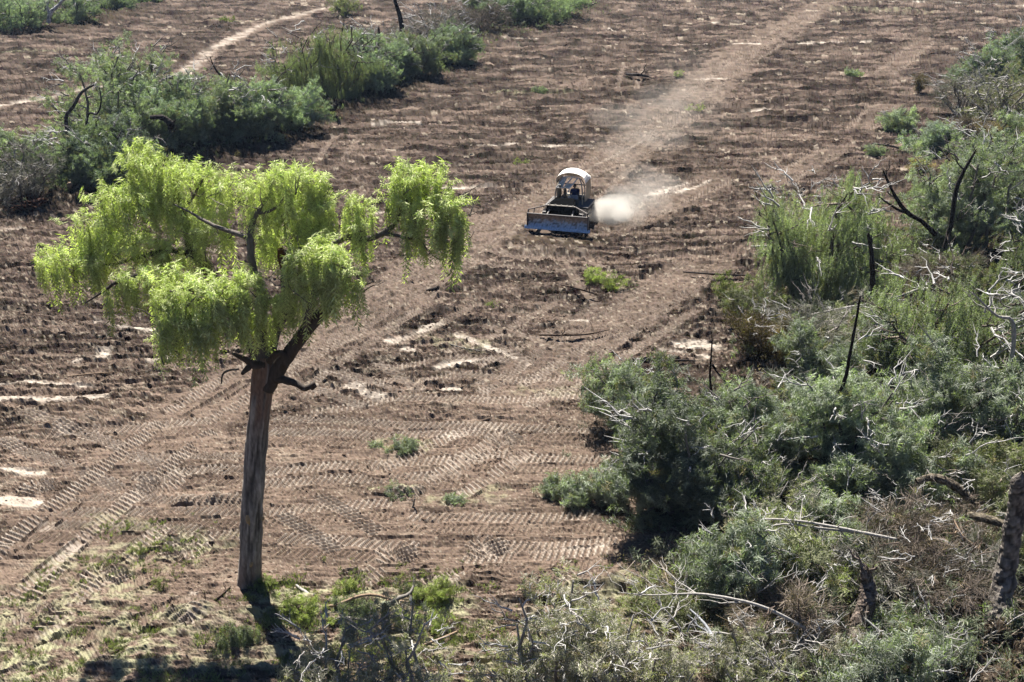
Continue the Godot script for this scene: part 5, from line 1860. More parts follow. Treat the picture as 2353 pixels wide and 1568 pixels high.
func wood() -> void:
	var black := Color(0.022, 0.018, 0.016)
	var brown := Color(0.085, 0.06, 0.045)
	var grey := Color(0.2, 0.185, 0.165)
	var silver := Color(0.36, 0.34, 0.31)
	var tan := Color(0.26, 0.19, 0.13)
	# the east row
	dead_wood("leaning_dead_tree", "big dark leaning trunk with rough grey bark and torn red roots", "tree trunk", [[2283, 1475, 0.2, 0.34], [2295, 1400, 0.9, 0.31], [2310, 1320, 1.8, 0.28], [2326, 1230, 3.0, 0.25], [2335, 1160, 4.0, 0.22], [2341, 1105, 4.8, 0.19]], Color(0.17, 0.15, 0.13), 1, 0, 0.0, "", 0.9)
	dead_wood("broken_log", "broken upright log with grey bark and a splintered dark top", "log", [[1955, 1520, 0.0, 0.27], [1972, 1455, 0.5, 0.26], [1988, 1395, 1.1, 0.25], [1994, 1345, 1.6, 0.2], [1986, 1308, 2.1, 0.1]], Color(0.15, 0.12, 0.1), 2, 3)
	dead_wood("bleached_dead_tree", "thick white leaning trunk at the edge over feathery foliage", "tree trunk", [[2275, 898, 3.4, 0.12], [2320, 935, 2.6, 0.16], [2375, 985, 1.6, 0.2]], Color(0.42, 0.4, 0.37), 3)
	dead_wood("mossy_log", "curved mossy brown log lying across green brush", "log", [[2105, 1108, 2.0, 0.096], [2150, 1098, 2.1, 0.136], [2195, 1118, 1.9, 0.144], [2232, 1150, 1.6, 0.128]], Color(0.12, 0.1, 0.075), 4, 1)
	dead_wood("mossy_log", "mossy fuzzy log stub pointing at the big leaning trunk", "log", [[2225, 1185, 1.9, 0.12], [2270, 1193, 2.0, 0.14], [2312, 1206, 2.0, 0.11]], Color(0.13, 0.11, 0.08), 5)
	dead_wood("tan_stub", "pale tan broken trunk end sticking out of the withered grey crown", "tree trunk", [[1682, 1226, 0.3, 0.1], [1660, 1208, 0.6, 0.13], [1643, 1184, 0.9, 0.15]], tan, 6)
	dead_wood("pale_pole", "long pale pole lying across the brush, upper of two", "dead branch", [[1752, 1193, 2.2, 0.025], [1820, 1196, 2.3, 0.034], [1900, 1208, 2.2, 0.043], [1990, 1226, 2.0, 0.050], [2060, 1240, 1.8, 0.043]], silver, 7, 2)
	dead_wood("pale_pole", "long pale pole lying across the brush, lower of two, with a bend", "dead branch", [[1740, 1222, 2.0, 0.021], [1800, 1205, 2.2, 0.028], [1880, 1214, 2.1, 0.035], [1970, 1224, 2.0, 0.042]], silver, 8, 2)
	dead_wood("silver_branch", "long silver branch reaching west over the open weeds", "dead branch", [[1850, 1445, 1.0, 0.059], [1770, 1402, 1.7, 0.049], [1690, 1378, 2.0, 0.038], [1600, 1365, 2.0, 0.028], [1500, 1368, 1.8, 0.020], [1420, 1362, 1.7, 0.010]], silver, 9, 7)
	dead_wood("silver_branch", "blue-grey branch slanting down to the bottom edge", "dead branch", [[1730, 1580, 0.1, 0.07], [1685, 1528, 0.5, 0.065], [1650, 1485, 0.8, 0.055], [1620, 1435, 1.0, 0.04], [1585, 1400, 1.1, 0.02]], Color(0.3, 0.31, 0.33), 10, 4)
	dead_wood("silver_branch", "grey branch running from the upright log's middle to the bottom edge", "dead branch", [[1985, 1420, 1.2, 0.03], [2045, 1470, 0.9, 0.045], [2110, 1515, 0.6, 0.05], [2150, 1570, 0.3, 0.05]], Color(0.27, 0.27, 0.25), 11, 4)
	dead_wood("silver_branch", "mossy grey branch bending down before the leaning trunk's roots", "dead branch", [[2212, 1435, 1.0, 0.04], [2232, 1490, 0.7, 0.055], [2262, 1540, 0.4, 0.06], [2300, 1580, 0.2, 0.06]], Color(0.22, 0.23, 0.2), 12, 2)
	dead_wood("brown_branch", "split brown branch beside the upright log's foot", "dead branch", [[1840, 1385, 0.9, 0.05], [1870, 1440, 0.6, 0.07], [1905, 1500, 0.3, 0.09], [1935, 1530, 0.1, 0.07]], tan * 0.8, 13, 2)
	dead_wood("brown_branch", "short red-brown broken branch lying in the tangled brown brush", "dead branch", [[2040, 1510, 0.4, 0.05], [2090, 1490, 0.6, 0.06], [2128, 1472, 0.7, 0.06]], Color(0.2, 0.11, 0.06), 14)
	dead_wood("low_bough", "long low green-grey bough along the ground in front of the upright log", "dead branch", [[1950, 1545, 0.2, 0.08], [2010, 1525, 0.4, 0.07], [2080, 1532, 0.4, 0.06], [2150, 1530, 0.4, 0.04], [2180, 1520, 0.5, 0.02]], Color(0.13, 0.12, 0.08), 15, 3)
	dead_wood("burnt_pole", "thin burnt black pole standing up through the crowns", "dead tree", [[1930, 905, 0.0, 0.070], [1945, 860, 33.5, 0.063], [1958, 790, 33.3, 0.052], [1968, 735, 33.2, 0.042], [1978, 680, 33.2, 0.03]], black, 16, 0, 33.6)
	dead_wood("black_snag", "forked black snag with a tall thin tip standing over grey-green brush", "dead tree", [[1645, 985, 0.0, 0.063], [1640, 930, 39.0, 0.056], [1632, 870, 39.0, 0.049], [1634, 825, 39.0, 0.035], [1637, 780, 39.0, 0.025]], black, 17, 3, 39.0)
	dead_wood("black_snag", "slanting black snag beside the forked one", "dead tree", [[1698, 985, 0.0, 0.056], [1688, 930, 39.2, 0.049], [1672, 885, 39.2, 0.042], [1650, 858, 39.2, 0.035], [1636, 838, 39.1, 0.04]], black, 18, 2, 39.2)
	dead_wood("broken_snag", "broken dark snag with one pale torn wound pointing up at the far bushes", "dead tree", [[2170, 570, 0.0, 0.12], [2185, 520, 52.0, 0.12], [2195, 450, 52.0, 0.11], [2210, 405, 52.0, 0.1], [2240, 350, 52.0, 0.05]], black * 1.6, 19, 2, 52.0)
	dead_wood("broken_snag", "crooked black limb reaching northwest over bare soil with a fork", "dead branch", [[2150, 540, 0.0, 0.14], [2120, 510, 52.0, 0.11], [2085, 488, 52.0, 0.11], [2060, 455, 52.0, 0.08], [2040, 415, 52.0, 0.06], [2030, 392, 52.0, 0.03]], black * 1.4, 20, 2, 52.0)
	dead_wood("black_branch", "black side limb pointing west below the crooked one", "dead branch", [[2090, 490, 52.0, 0.09], [2060, 480, 52.0, 0.07], [2020, 452, 52.0, 0.03]], black * 1.4, 21, 1, 52.0)
	dead_wood("white_branch", "white curved dead branch hooked over at its top, at the edge", "dead tree", [[2318, 900, 0.0, 0.09], [2322, 840, 36.0, 0.085], [2330, 780, 36.0, 0.08], [2324, 735, 36.0, 0.07], [2295, 728, 36.0, 0.05], [2262, 700, 36.0, 0.035], [2235, 672, 36.0, 0.015]], Color(0.34, 0.32, 0.29), 22, 3, 36.0)
	dead_wood("white_branch", "thin white forked branch before the pale crown in the row's middle", "dead branch", [[2165, 885, 36.5, 0.05], [2160, 840, 36.5, 0.04], [2145, 790, 36.5, 0.03], [2110, 745, 36.5, 0.015]], silver, 23, 4, 36.5)
	dead_wood("silver_pole", "long slender silver trunk lying behind the yellow-tinged brush", "dead branch", [[2110, 665, 1.2, 0.06], [2040, 690, 1.5, 0.07], [1960, 705, 1.6, 0.06], [1880, 720, 1.5, 0.045], [1800, 738, 1.4, 0.02]], silver, 24, 6)
	dead_wood("fallen_pole", "long grey fallen pole slanting down through far smoky crowns", "dead branch", [[2160, 185, 1.5, 0.04], [2210, 212, 1.5, 0.1], [2270, 230, 1.5, 0.13], [2330, 258, 1.5, 0.15], [2380, 285, 1.5, 0.15]], Color(0.2, 0.2, 0.2), 25, 5)
	dead_wood("dark_dead_tree", "dark leaning stem at the eastern end of the weeping olive tree", "tree trunk", [[2008, 690, 0.0, 0.14], [2006, 640, 46.0, 0.12], [2004, 590, 46.0, 0.1], [1996, 540, 46.0, 0.07]], black * 1.8, 26, 1, 46.0)
	dead_wood("dark_branch", "small dark branch stub poking from the dense dark green crown", "dead branch", [[1605, 1085, 35.0, 0.06], [1580, 1050, 35.0, 0.05], [1540, 1035, 35.0, 0.02]], brown, 27, 2, 35.0)
	dead_wood("arching_branch", "arching bare twig above the lacy treetop", "dead branch", [[1480, 960, 40.0, 0.05], [1470, 905, 40.0, 0.04], [1435, 875, 40.0, 0.03], [1385, 850, 40.0, 0.012]], brown, 28, 4, 40.0)
	dead_wood("torn_bough", "splintered pale bough leaning by the purplish-brown pair of bushes", "dead branch", [[2290, 1300, 0.8, 0.06], [2250, 1265, 1.3, 0.06], [2215, 1235, 1.7, 0.04], [2190, 1190, 2.0, 0.02]], tan, 29, 4)
	# the west row
	dead_wood("crooked_dead_tree", "crooked dark standing trunk with an arched top in the far row", "dead tree", [[166, 440, 0.0, 0.225], [160, 380, 75.0, 0.180], [155, 310, 75.0, 0.150], [152, 268, 75.0, 0.120], [168, 245, 75.0, 0.112], [188, 212, 75.0, 0.098], [215, 195, 75.0, 0.053]], Color(0.075, 0.07, 0.068), 40, 0, 75.0)
	dead_wood("curved_branch", "curved dark branch looping out from the crooked standing trunk", "dead branch", [[160, 312, 75.0, 0.14], [180, 315, 75.0, 0.13], [198, 330, 75.0, 0.12], [210, 345, 75.0, 0.06]], Color(0.04, 0.038, 0.04), 41, 0, 75.0)
	dead_wood("curved_branch", "snaking dark branch above the loop, east of the crooked trunk", "dead branch", [[198, 285, 76.0, 0.060], [205, 260, 76.0, 0.072], [222, 262, 76.0, 0.066], [232, 235, 76.0, 0.054], [228, 200, 76.0, 0.030]], Color(0.04, 0.038, 0.04), 42, 1, 76.0)
	dead_wood("pale_stump", "short pale broken stump at the crooked trunk's foot", "stump", [[148, 448, 0.0, 0.2], [154, 435, 0.5, 0.2], [160, 424, 1.0, 0.17]], Color(0.42, 0.31, 0.22), 43)
	dead_wood("root_plate", "red-brown upturned root plate at the near end of the far row", "root plate", [[70, 470, 0.4, 0.22], [88, 466, 0.6, 0.26], [100, 462, 0.7, 0.2]], Color(0.07, 0.035, 0.025), 44, 0, 0.0, "", 1.5)
	dead_wood("pale_branch", "pale forked branch sloping over the dull grey brush heap", "dead branch", [[-10, 440, 0.6, 0.1], [20, 415, 1.2, 0.09], [70, 390, 1.7, 0.07], [125, 358, 2.4, 0.03]], silver * 0.8, 45, 4)
	dead_wood("dark_limb", "dark limb arching across the flattened crown", "dead branch", [[115, 385, 1.4, 0.1], [100, 368, 2.0, 0.11], [75, 350, 2.4, 0.1], [40, 335, 2.6, 0.06], [10, 325, 2.6, 0.03]], black * 2.0, 46, 3)
	dead_wood("burnt_dead_tree", "burnt black standing trunk with a broken side, far up the far row", "dead tree", [[928, 105, 0.0, 0.35], [924, 70, 138.0, 0.33], [918, 35, 138.0, 0.26], [908, 5, 138.0, 0.2], [900, -25, 138.0, 0.14]], black, 47, 2, 138.0)
	dead_wood("broken_stump", "broken brown stump with a jagged pale tip beside the burnt trunk", "dead tree", [[866, 128, 0.0, 0.28], [864, 108, 125.0, 0.26], [870, 82, 125.0, 0.2], [870, 62, 125.0, 0.08]], Color(0.12, 0.075, 0.055), 48, 1, 125.0)
	dead_wood("forked_dead_tree", "white forked trunk in the hazy distant corner", "dead tree", [[110, 52, 0.0, 0.3], [115, 30, 160.0, 0.28], [130, 15, 160.0, 0.22], [150, -5, 160.0, 0.15]], Color(0.5, 0.5, 0.5), 49, 0, 160.0)
	dead_wood("white_limb", "white limb of the forked pair rising straight, in the distant corner", "dead branch", [[114, 34, 160.0, 0.2], [108, 15, 160.0, 0.16], [112, -8, 160.0, 0.1]], Color(0.5, 0.5, 0.5), 50, 0, 160.0)
	dead_wood("hooked_branch", "hooked black branch with an open fork above the far row's middle", "dead branch", [[545, 205, 96.0, 0.13], [525, 188, 96.0, 0.12], [505, 172, 96.0, 0.1], [490, 150, 96.0, 0.06], [482, 130, 96.0, 0.03]], black * 1.6, 51, 2, 96.0)
	dead_wood("black_roots", "black root stump with prongs at the southern foot of the far row", "stump", [[762, 268, 0.0, 0.32], [764, 252, 0.8, 0.28], [772, 240, 1.3, 0.2]], black * 1.4, 52, 4, 0.0, "", 1.1)
	dead_wood("upright_branch", "upright black branch beside the highest dense crown, western one", "dead branch", [[632, 205, 112.0, 0.12], [630, 185, 112.0, 0.1], [634, 160, 112.0, 0.08], [640, 142, 112.0, 0.03]], black * 1.6, 53, 1, 112.0)
	dead_wood("upright_branch", "upright black branch with a fork against the highest dense crown", "dead branch", [[682, 140, 110.0, 0.12], [690, 118, 110.0, 0.1], [692, 98, 110.0, 0.05]], black * 1.6, 54, 2, 110.0)
	dead_wood("low_dark_log", "short dark log hanging in the blue-green crown above the weeping tree", "log", [[345, 270, 80.0, 0.14], [372, 270, 80.0, 0.2], [392, 285, 80.0, 0.26], [390, 298, 80.0, 0.15]], black * 2.0, 55, 1, 80.0)
	dead_wood("tangled_branch", "tangled silvery branches behind the weeping tree's top", "dead branch", [[310, 345, 80.0, 0.06], [330, 325, 80.0, 0.07], [365, 318, 80.0, 0.04], [380, 330, 80.0, 0.03]], silver * 0.8, 56, 6, 80.0)
	# branches that lie about on the open soil
	dead_wood("fallen_branch", "thin crooked branch on pale soil west of the weeping tree's foot", "fallen branch", [[440, 1392, 0.05, 0.02], [480, 1384, 0.08, 0.035], [505, 1370, 0.1, 0.04], [530, 1348, 0.08, 0.02]], brown, 70, 2)
	dead_wood("fallen_branch", "pale short branch in green weeds just east of the trunk", "fallen branch", [[680, 1345, 0.12, 0.03], [700, 1360, 0.15, 0.05], [722, 1376, 0.1, 0.05]], silver, 71, 1)
	dead_wood("fallen_branch", "long bent tan branch arching over the green weeds", "fallen branch", [[735, 1396, 0.2, 0.04], [775, 1390, 0.35, 0.045], [820, 1372, 0.45, 0.045], [860, 1368, 0.45, 0.045], [905, 1380, 0.3, 0.04], [940, 1384, 0.2, 0.03]], tan, 72, 1)
	dead_wood("mossy_stump", "mossy grey stump with a flat top standing in green weeds", "stump", [[888, 1438, 0.0, 0.13], [885, 1420, 0.25, 0.11], [884, 1400, 0.55, 0.1], [886, 1392, 0.7, 0.13]], Color(0.11, 0.12, 0.085), 73)
	dead_wood("fallen_branch", "forked grey branch propped on the mossy stump", "fallen branch", [[890, 1394, 0.6, 0.08], [912, 1378, 0.75, 0.07], [940, 1365, 0.8, 0.05], [950, 1345, 0.9, 0.02]], grey, 74, 4)
	dead_wood("fallen_branch", "grey twiggy branch lying among weeds below the long tan branch", "fallen branch", [[745, 1445, 0.1, 0.02], [780, 1420, 0.2, 0.035], [830, 1425, 0.25, 0.04], [880, 1430, 0.15, 0.02]], grey, 75, 4)
	dead_wood("fallen_branch", "dark short branch on grassy soil at the southwest", "fallen branch", [[240, 1512, 0.04, 0.04], [262, 1500, 0.08, 0.05], [290, 1484, 0.06, 0.02]], brown * 0.7, 76, 1)
	dead_wood("fallen_branch", "dead branch with upright twigs in the open soil's middle", "fallen branch", [[1240, 770, 0.1, 0.05], [1290, 770, 0.2, 0.055], [1350, 768, 0.2, 0.045], [1400, 758, 0.1, 0.02]], brown, 77, 6)
	dead_wood("fallen_branch", "thin pale branch on furrowed soil west of the weeping tree", "fallen branch", [[145, 866, 0.06, 0.02], [200, 860, 0.1, 0.035], [262, 855, 0.06, 0.02]], tan, 78, 2)
	dead_wood("fallen_branch", "short brown log on smooth soil beside long track prints", "fallen branch", [[1104, 970, 0.06, 0.05], [1122, 964, 0.1, 0.07], [1140, 957, 0.06, 0.04]], brown, 79, 1)
	dead_wood("fallen_branch", "upright broken stick in a tuft of weeds by the turning marks", "fallen branch", [[945, 1172, 0.0, 0.03], [950, 1160, 0.2, 0.035], [953, 1146, 0.45, 0.02]], grey * 0.8, 80, 1)
	dead_wood("fallen_branch", "dark log on the driven strip below the tree's eastern branch", "fallen branch", [[980, 668, 0.05, 0.06], [1005, 662, 0.1, 0.1], [1012, 656, 0.1, 0.07]], black * 2.0, 81, 1)
	dead_wood("fallen_branch", "dark stick on soil near the pale patches and forked snag", "fallen branch", [[1530, 830, 0.06, 0.04], [1570, 828, 0.1, 0.05], [1600, 830, 0.05, 0.03]], black * 2.0, 82, 1)
	dead_wood("fallen_branch", "dark broken tree limb on the far field, north of the bulldozer", "fallen branch", [[1440, 170, 0.3, 0.12], [1465, 172, 0.6, 0.16], [1490, 176, 0.3, 0.1]], black * 2.0, 83, 3)
	dead_wood("fallen_branch", "dark pile of sticks by the yellow-green weed below the bulldozer", "fallen branch", [[1290, 655, 0.15, 0.04], [1330, 664, 0.25, 0.06], [1375, 678, 0.15, 0.05]], brown, 84, 5)
	dead_wood("fallen_branch", "long thin black pole on soil in front of the weeping olive tree", "fallen branch", [[1570, 625, 0.1, 0.04], [1640, 630, 0.15, 0.06], [1720, 633, 0.1, 0.04]], black * 2.0, 85, 1)
	dead_wood("fallen_branch", "dark branch lying on soil behind the wispy treetop", "fallen branch", [[1795, 515, 0.2, 0.06], [1835, 518, 0.3, 0.08], [1870, 524, 0.2, 0.05]], black * 2.0, 86, 3)
	dead_wood("fallen_branch", "dark branches on the far soil under the lone round shrub", "fallen branch", [[2005, 330, 0.2, 0.06], [2035, 334, 0.3, 0.1], [2070, 340, 0.2, 0.06]], black * 2.0, 87, 3)
	dead_wood("fallen_branch", "bare twig heap between pale streaks in the open soil", "fallen branch", [[1030, 790, 0.1, 0.02], [1065, 800, 0.15, 0.03], [1100, 806, 0.1, 0.02]], grey, 88, 5)
	dead_wood("fallen_branch", "straight pale branch beside the tall near bush", "fallen branch", [[975, 1482, 0.1, 0.035], [1015, 1468, 0.2, 0.04], [1050, 1452, 0.15, 0.03]], tan, 89, 1)
	dead_wood("fallen_branch", "dark branch on bare soil northeast of the tall near bush", "fallen branch", [[1160, 1400, 0.1, 0.02], [1185, 1370, 0.15, 0.03], [1215, 1352, 0.1, 0.02]], brown, 90, 3)

func pale_sticks() -> void:
	var rng := RandomNumberGenerator.new()
	rng.seed = 3131
	var kinds: Array[Node3D] = []
	var spots := []
	for p in [[1640, 1400, 2300, 1540, 24], [1700, 1250, 2250, 1300, 12], [1500, 1400, 1700, 1450, 6], [1650, 1130, 2300, 1000, 12], [1850, 880, 2300, 760, 8]]:
		for k in p[4]:
			spots.append(gh(lerpf(p[0], p[2], rng.randf()), lerpf(p[1], p[3], rng.randf()) + rng.randf_range(-60, 60), 0.9))
	for k in 5:
		var o := thing("bleached_stick", "thin bleached stick tangled in the near row of felled trees", "dead stick", Vector3.ZERO, 0.0, "bleached sticks in the near row")
		var mb := MB.new()
		var len := rng.randf_range(0.9, 2.2)
		var line := crooked(rng, Vector3(0, -0.3, 0), Vector3(len, rng.randf_range(0.0, 0.9), 0.2), 7, 0.06)
		mb.tube(line, taper(0.03, 0.009, 7), 5)
		for f in 6:
			var a: Vector3 = line[2 + f % 5]
			mb.tube(crooked(rng, a, a + Vector3(rng.randf_range(0.1, 0.6), rng.randf_range(-0.1, 0.4), rng.randf_range(-0.4, 0.4)), 4, 0.12), taper(0.014, 0.005, 4), 4)
		mb.fill(Color(0.42, 0.4, 0.37) * rng.randf_range(0.7, 1.2))
		put(mb, "stem", M.bark_tint, o)
		kinds.append(o)
	for k in spots.size():
		var o: Node3D = kinds[k % 5]
		if k >= 5:
			o = o.duplicate()
			o.name = numbered("bleached_stick")
			add_child(o, true)
		o.position = spots[k] + Vector3(0, lay(spots[k].x, spots[k].z), 0)
		o.rotation = Vector3(rng.randf_range(-0.3, 0.3), rng.randf() * TAU, rng.randf_range(-0.2, 0.5))

func field_plants() -> void:
	var list := [
		[2064, 298, 75, 58, "feather", 1.0, 1.25, "lone round grey-green shrub on the far bare field"],
		[1362, 640, 50, 36, "young", 1.3, 1.2, "bright yellow-green weed in broken soil below the bulldozer"],
		[1412, 660, 55, 55, "young", 0.8, 0.95, "pale green sprawling weed beside the bright yellow-green one"],
		[932, 1040, 80, 20, "feather", 0.7, 0.95, "flat grey-green shrub on track prints east of the trunk"],
		[865, 1035, 40, 14, "feather", 0.6, 1.1, "tiny wilted shrub next to the flat grey-green one"],
		[1045, 1155, 55, 15, "feather", 0.8, 1.1, "small wilted tuft on smooth soil by the slanting track prints"],
		[910, 1138, 90, 16, "feather", 0.6, 0.8, "dark low weeds along the rim of a turning mark"],
		[1600, 255, 44, 22, "young", 0.6, 0.9, "sparse yellowish weed beside the dusty driven strip"],
		[1560, 180, 22, 24, "young", 0.9, 1.1, "small yellow weed near a dark stick on the far field"],
		[1960, 175, 36, 20, "feather", 0.8, 1.2, "small blue-grey shrub far up the field"],
		[2010, 360, 44, 26, "feather", 0.7, 1.0, "faint grey-green shrub below the lone round one"],
		[1195, 375, 40, 16, "young", 0.6, 0.9, "low yellow-green weed on furrowed soil northwest of the bulldozer"],
		[525, 50, 60, 14, "young", 0.5, 0.8, "pale green weeds in the far field beyond the row"],
		[1240, 213, 40, 14, "feather", 0.8, 0.9, "dark blue-grey low shrub in a grassy strip of the far field"],
		[985, 385, 60, 14, "young", 0.5, 0.8, "faint weeds on soil above the tree's eastern branch"],
		[1135, 702, 40, 14, "young", 0.5, 0.9, "small weed on dark soil east of the driven strip"],
		[320, 1275, 40, 26, "young", 0.8, 0.85, "light green weed on grassy tracks west of the trunk"],
		[370, 1355, 50, 26, "young", 0.7, 0.75, "pale weed by the curved marks southwest of the trunk"],
		[550, 1478, 110, 50, "weep", 1.3, 0.75, "dark green leafy shrub on the rim of the tree's shadow"],
		[610, 1352, 60, 26, "young", 1.5, 1.05, "green weeds growing at the foot of the trunk"],
		[690, 1415, 110, 46, "young", 1.5, 1.05, "thick green weeds just east of the trunk's shadow"],
		[790, 1365, 60, 34, "young", 1.5, 1.05, "green weed behind the long bent tan branch"],
		[815, 1410, 100, 52, "weep", 1.4, 1.0, "dark leafy green shrub under the long bent tan branch"],
		[820, 1460, 90, 34, "weep", 1.0, 1.0, "dark green low weeds in front of the dark leafy shrub"],
		[945, 1370, 60, 34, "weep", 1.0, 0.7, "dark green shrub behind the forked grey branch"],
		[1000, 1385, 90, 48, "young", 1.5, 1.05, "bright leafy weed at the eastern end of the green patch"],
		[990, 1445, 90, 44, "young", 1.3, 1.2, "yellow-green grassy weed east of the mossy stump"],
		[930, 1435, 60, 34, "young", 1.5, 1.05, "light green weed beside the mossy stump"],
		[760, 1425, 70, 26, "young", 1.5, 1.05, "thin green weed before the grey twiggy branch"],
		[1560, 1440, 110, 60, "mixed", 0.9, 0.9, "dull green weeds under the long silver branch"],
		[1640, 900, 60, 24, "feather", 0.6, 0.9, "faint grey-green shrub behind the slanting black snag"],
		[1490, 905, 60, 14, "feather", 0.5, 0.9, "low dull weeds behind the lacy treetop"],
	]
	for k in list.size():
		var p: Array = list[k]
		felled("weed" if p[3] < 50 else "shrub", p[7], "plant", "", p[0], p[1], p[2], p[3], p[4], 300 + k, p[5], p[6])

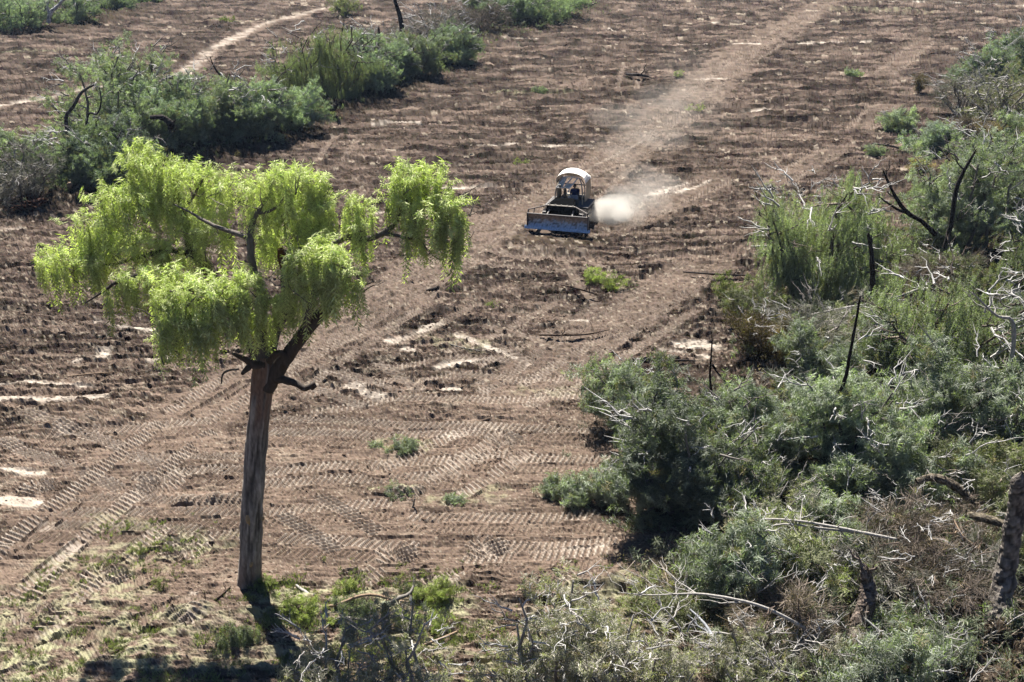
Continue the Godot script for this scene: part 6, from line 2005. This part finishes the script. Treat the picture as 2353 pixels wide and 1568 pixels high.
func scatter() -> void:
	var rng := RandomNumberGenerator.new()
	rng.seed = 90210
	# grass and low green cover
	var places := [[], []]
	var tints := [[], []]
	for p in [[640, 1400, 1060, 1390, 1.5, 2300], [100, 1520, 640, 1490, 1.7, 2200], [150, 1300, 480, 1270, 1.2, 380], [-40, 1400, 150, 1350, 1.0, 160], [1370, 1420, 1560, 1370, 1.8, 1400], [620, 1500, 1100, 1490, 1.4, 1600], [580, 1345, 640, 1350, 0.5, 260], [1340, 640, 1440, 650, 0.8, 200], [230, 1210, 420, 1240, 0.8, 120]]:
		var a := g2(p[0], p[1])
		var b := g2(p[2], p[3])
		for k in p[5]:
			var q: Vector2 = a.lerp(b, rng.randf()) + Vector2(rng.randfn(), rng.randfn()) * p[4] * 0.6
			if fray.get_noise_2d(q.x * 1.3, q.y * 1.3) < -0.12 + 0.4 * rng.randf():
				continue
			var y := lay(q.x, q.y)
			places[k % 2].append(upright(rng, Vector3(q.x, y, q.y), rng.randf_range(0.4, 1.1), 0.5))
			var c := Color(0.19, 0.225, 0.1).lerp(Color(0.36, 0.345, 0.22), rng.randf()) * rng.randf_range(0.7, 1.2)
			tints[k % 2].append(Color(c.r, c.g, c.b))
	var gr := Node3D.new()
	gr.name = "grass"
	tag(gr, "short green grass and seedlings on the soil round the tree's foot", "grass", "", "stuff")
	add_child(gr, true)
	for s in 2:
		many("grass_tufts", "tuft%d" % s, places[s], tints[s], gr)
	# clods of earth and bits of wood on the open soil
	var cp := [[], [], []]
	var ct := [[], [], []]
	var sp := [[], []]
	var stt := [[], []]
	for k in 130000:
		var dist := 1.0 / lerpf(1.0 / 22.5, 1.0 / 230.0, rng.randf())   # thinner with distance, like every other small thing here
		var zd := dist * CT + CAM_H * ST
		var q := Vector2(rng.randf_range(-0.52, 0.51) * zd, -dist)
		var v := row_of(dist)
		var u := q.x / zd * FOC + MIDU
		var far := clampf(-q.y / 60.0, 0.55, 2.2)
		var n := fray.get_noise_2d(q.x * 0.35, q.y * 0.9)
		var bnd := band_at(u, v)
		if rng.randf() < maxf(bnd * 0.85, 0.6 * smooth(850.0, 1000.0, v)) or n < -0.1 + rng.randf() * 0.25:
			continue
		var y := lay(q.x, q.y)
		if rng.randf() < 0.62:
			var s := rng.randf_range(0.018, 0.045) * far * (1.0 + 1.5 * pow(rng.randf(), 6.0))
			cp[k % 3].append(Transform3D(Basis(Vector3.UP, rng.randfn() * 0.5).scaled(Vector3(s * 1.9, s, s)), Vector3(q.x, y + s * 0.2 + 0.02, q.y)))
			var c := Color(0.04, 0.028, 0.021).lerp(Color(0.1, 0.07, 0.052), rng.randf())
			ct[k % 3].append(c)
		else:
			var s := rng.randf_range(0.15, 0.5) * far * (1.0 + 1.2 * pow(rng.randf(), 8.0))
			var b := Basis(Vector3.UP, rng.randfn() * 0.7) * Basis(Vector3.BACK, rng.randf_range(-0.25, 0.25))
			sp[k % 2].append(Transform3D(b.scaled(Vector3(s, s * 0.7, s * 0.7)), Vector3(q.x, y + 0.05 + s * 0.06, q.y)))
			var c := Color(0.035, 0.03, 0.026).lerp(Color(0.26, 0.23, 0.19), pow(rng.randf(), 1.6))
			stt[k % 2].append(c)
	var cl := Node3D.new()
	cl.name = "clods"
	tag(cl, "dark crumbling clods of earth strewn over the furrows", "soil", "", "stuff")
	add_child(cl, true)
	for s in 3:
		many("clods", "clod%d" % s, cp[s], ct[s], cl)
	var sk := Node3D.new()
	sk.name = "wood_debris"
	tag(sk, "splinters and short twigs strewn over the cleared soil", "wood debris", "", "stuff")
	add_child(sk, true)
	for s in 2:
		many("splinters", "stick%d" % s, sp[s], stt[s], sk)
	# broken twigs and leaves that fill the rows of felled trees
	var bp := {}
	var bt := {}
	for kind in ["twigs0", "twigs1", "twigs2", "dry0", "dry1", "spray0", "spray1", "stick0", "stick1"]:
		bp[kind] = []
		bt[kind] = []
	for p in [[2200, 1560, 2060, 1260, 4.6, 2860, 0.7, 0], [1700, 1500, 2000, 1560, 2.4, 1430, 0.4, 0], [2150, 1500, 2300, 1180, 4.6, 1980, 0.9, 1], [1620, 1120, 1850, 1060, 3.2, 990, 0.9, 1], [1850, 1060, 2200, 950, 5.0, 1760, 1.2, 1], [1900, 800, 2250, 760, 4.5, 1320, 0.9, 1], [2080, 640, 2350, 560, 4.0, 990, 1.0, 1],
			[2250, 450, 2320, 230, 5.0, 660, 1.0, 1], [20, 460, 300, 400, 3.5, 770, 0.8, 1], [300, 400, 720, 265, 3.5, 1100, 0.9, 1], [720, 255, 1020, 125, 4.5, 990, 1.1, 1], [1020, 125, 1330, 30, 5.0, 770, 1.2, 1], [-30, 75, 260, 30, 5.0, 385, 1.2, 1], [1570, 1300, 1650, 1420, 1.6, 495, 0.3, 0]]:
		var a := g2(p[0], p[1])
		var b := g2(p[2], p[3])
		for k in p[5]:
			var q: Vector2 = a.lerp(b, rng.randf()) + Vector2(rng.randfn(), rng.randfn()) * p[4] * 0.5
			var y: float = lay(q.x, q.y) + 0.1 + absf(rng.randfn()) * p[6] * 0.6
			var r := rng.randf()
			var kind := "twigs%d" % (k % 3) if r < 0.42 else "dry%d" % (k % 2) if r < 0.62 else "spray%d" % (k % 2) if r < (0.93 if p[7] == 0 else 0.97) else "stick%d" % (k % 2)
			var size := rng.randf_range(0.6, 1.3) if kind.begins_with("t") or kind.begins_with("s") else rng.randf_range(0.7, 1.2)
			if kind.begins_with("stick"):
				size = rng.randf_range(0.5, 1.3)
			bp[kind].append(Transform3D(Basis.from_euler(Vector3(rng.randf_range(-1.3, 1.3), rng.randf() * TAU, rng.randf_range(-1.3, 1.3))).scaled(Vector3.ONE * size), Vector3(q.x, y, q.y)))
			var c := Color(0.3, 0.275, 0.245) if kind.begins_with("twigs") else Color(0.22, 0.17, 0.12) if kind.begins_with("dry") else Color(0.2, 0.22, 0.15) if kind.begins_with("spray") else Color(0.2, 0.17, 0.135)
			c = c * rng.randf_range(0.5, 1.5)
			bt[kind].append(Color(c.r, c.g, c.b))
	var br := Node3D.new()
	br.name = "brush_litter"
	tag(br, "broken twigs, dead leaves and sprigs filling the rows of felled trees", "brush litter", "", "stuff")
	add_child(br, true)
	for kind in bp:
		many("litter", kind, bp[kind], bt[kind], br)

func band_at(u: float, v: float) -> float:
	var i := clampi(int((v - V0) / RSTEP) + row0, 0, NR - 1)
	var j := clampi(int((u - U0) / CSTEP) + col0, 0, NC - 1)
	return clampf(band[i * NC + j], 0.0, 1.0)
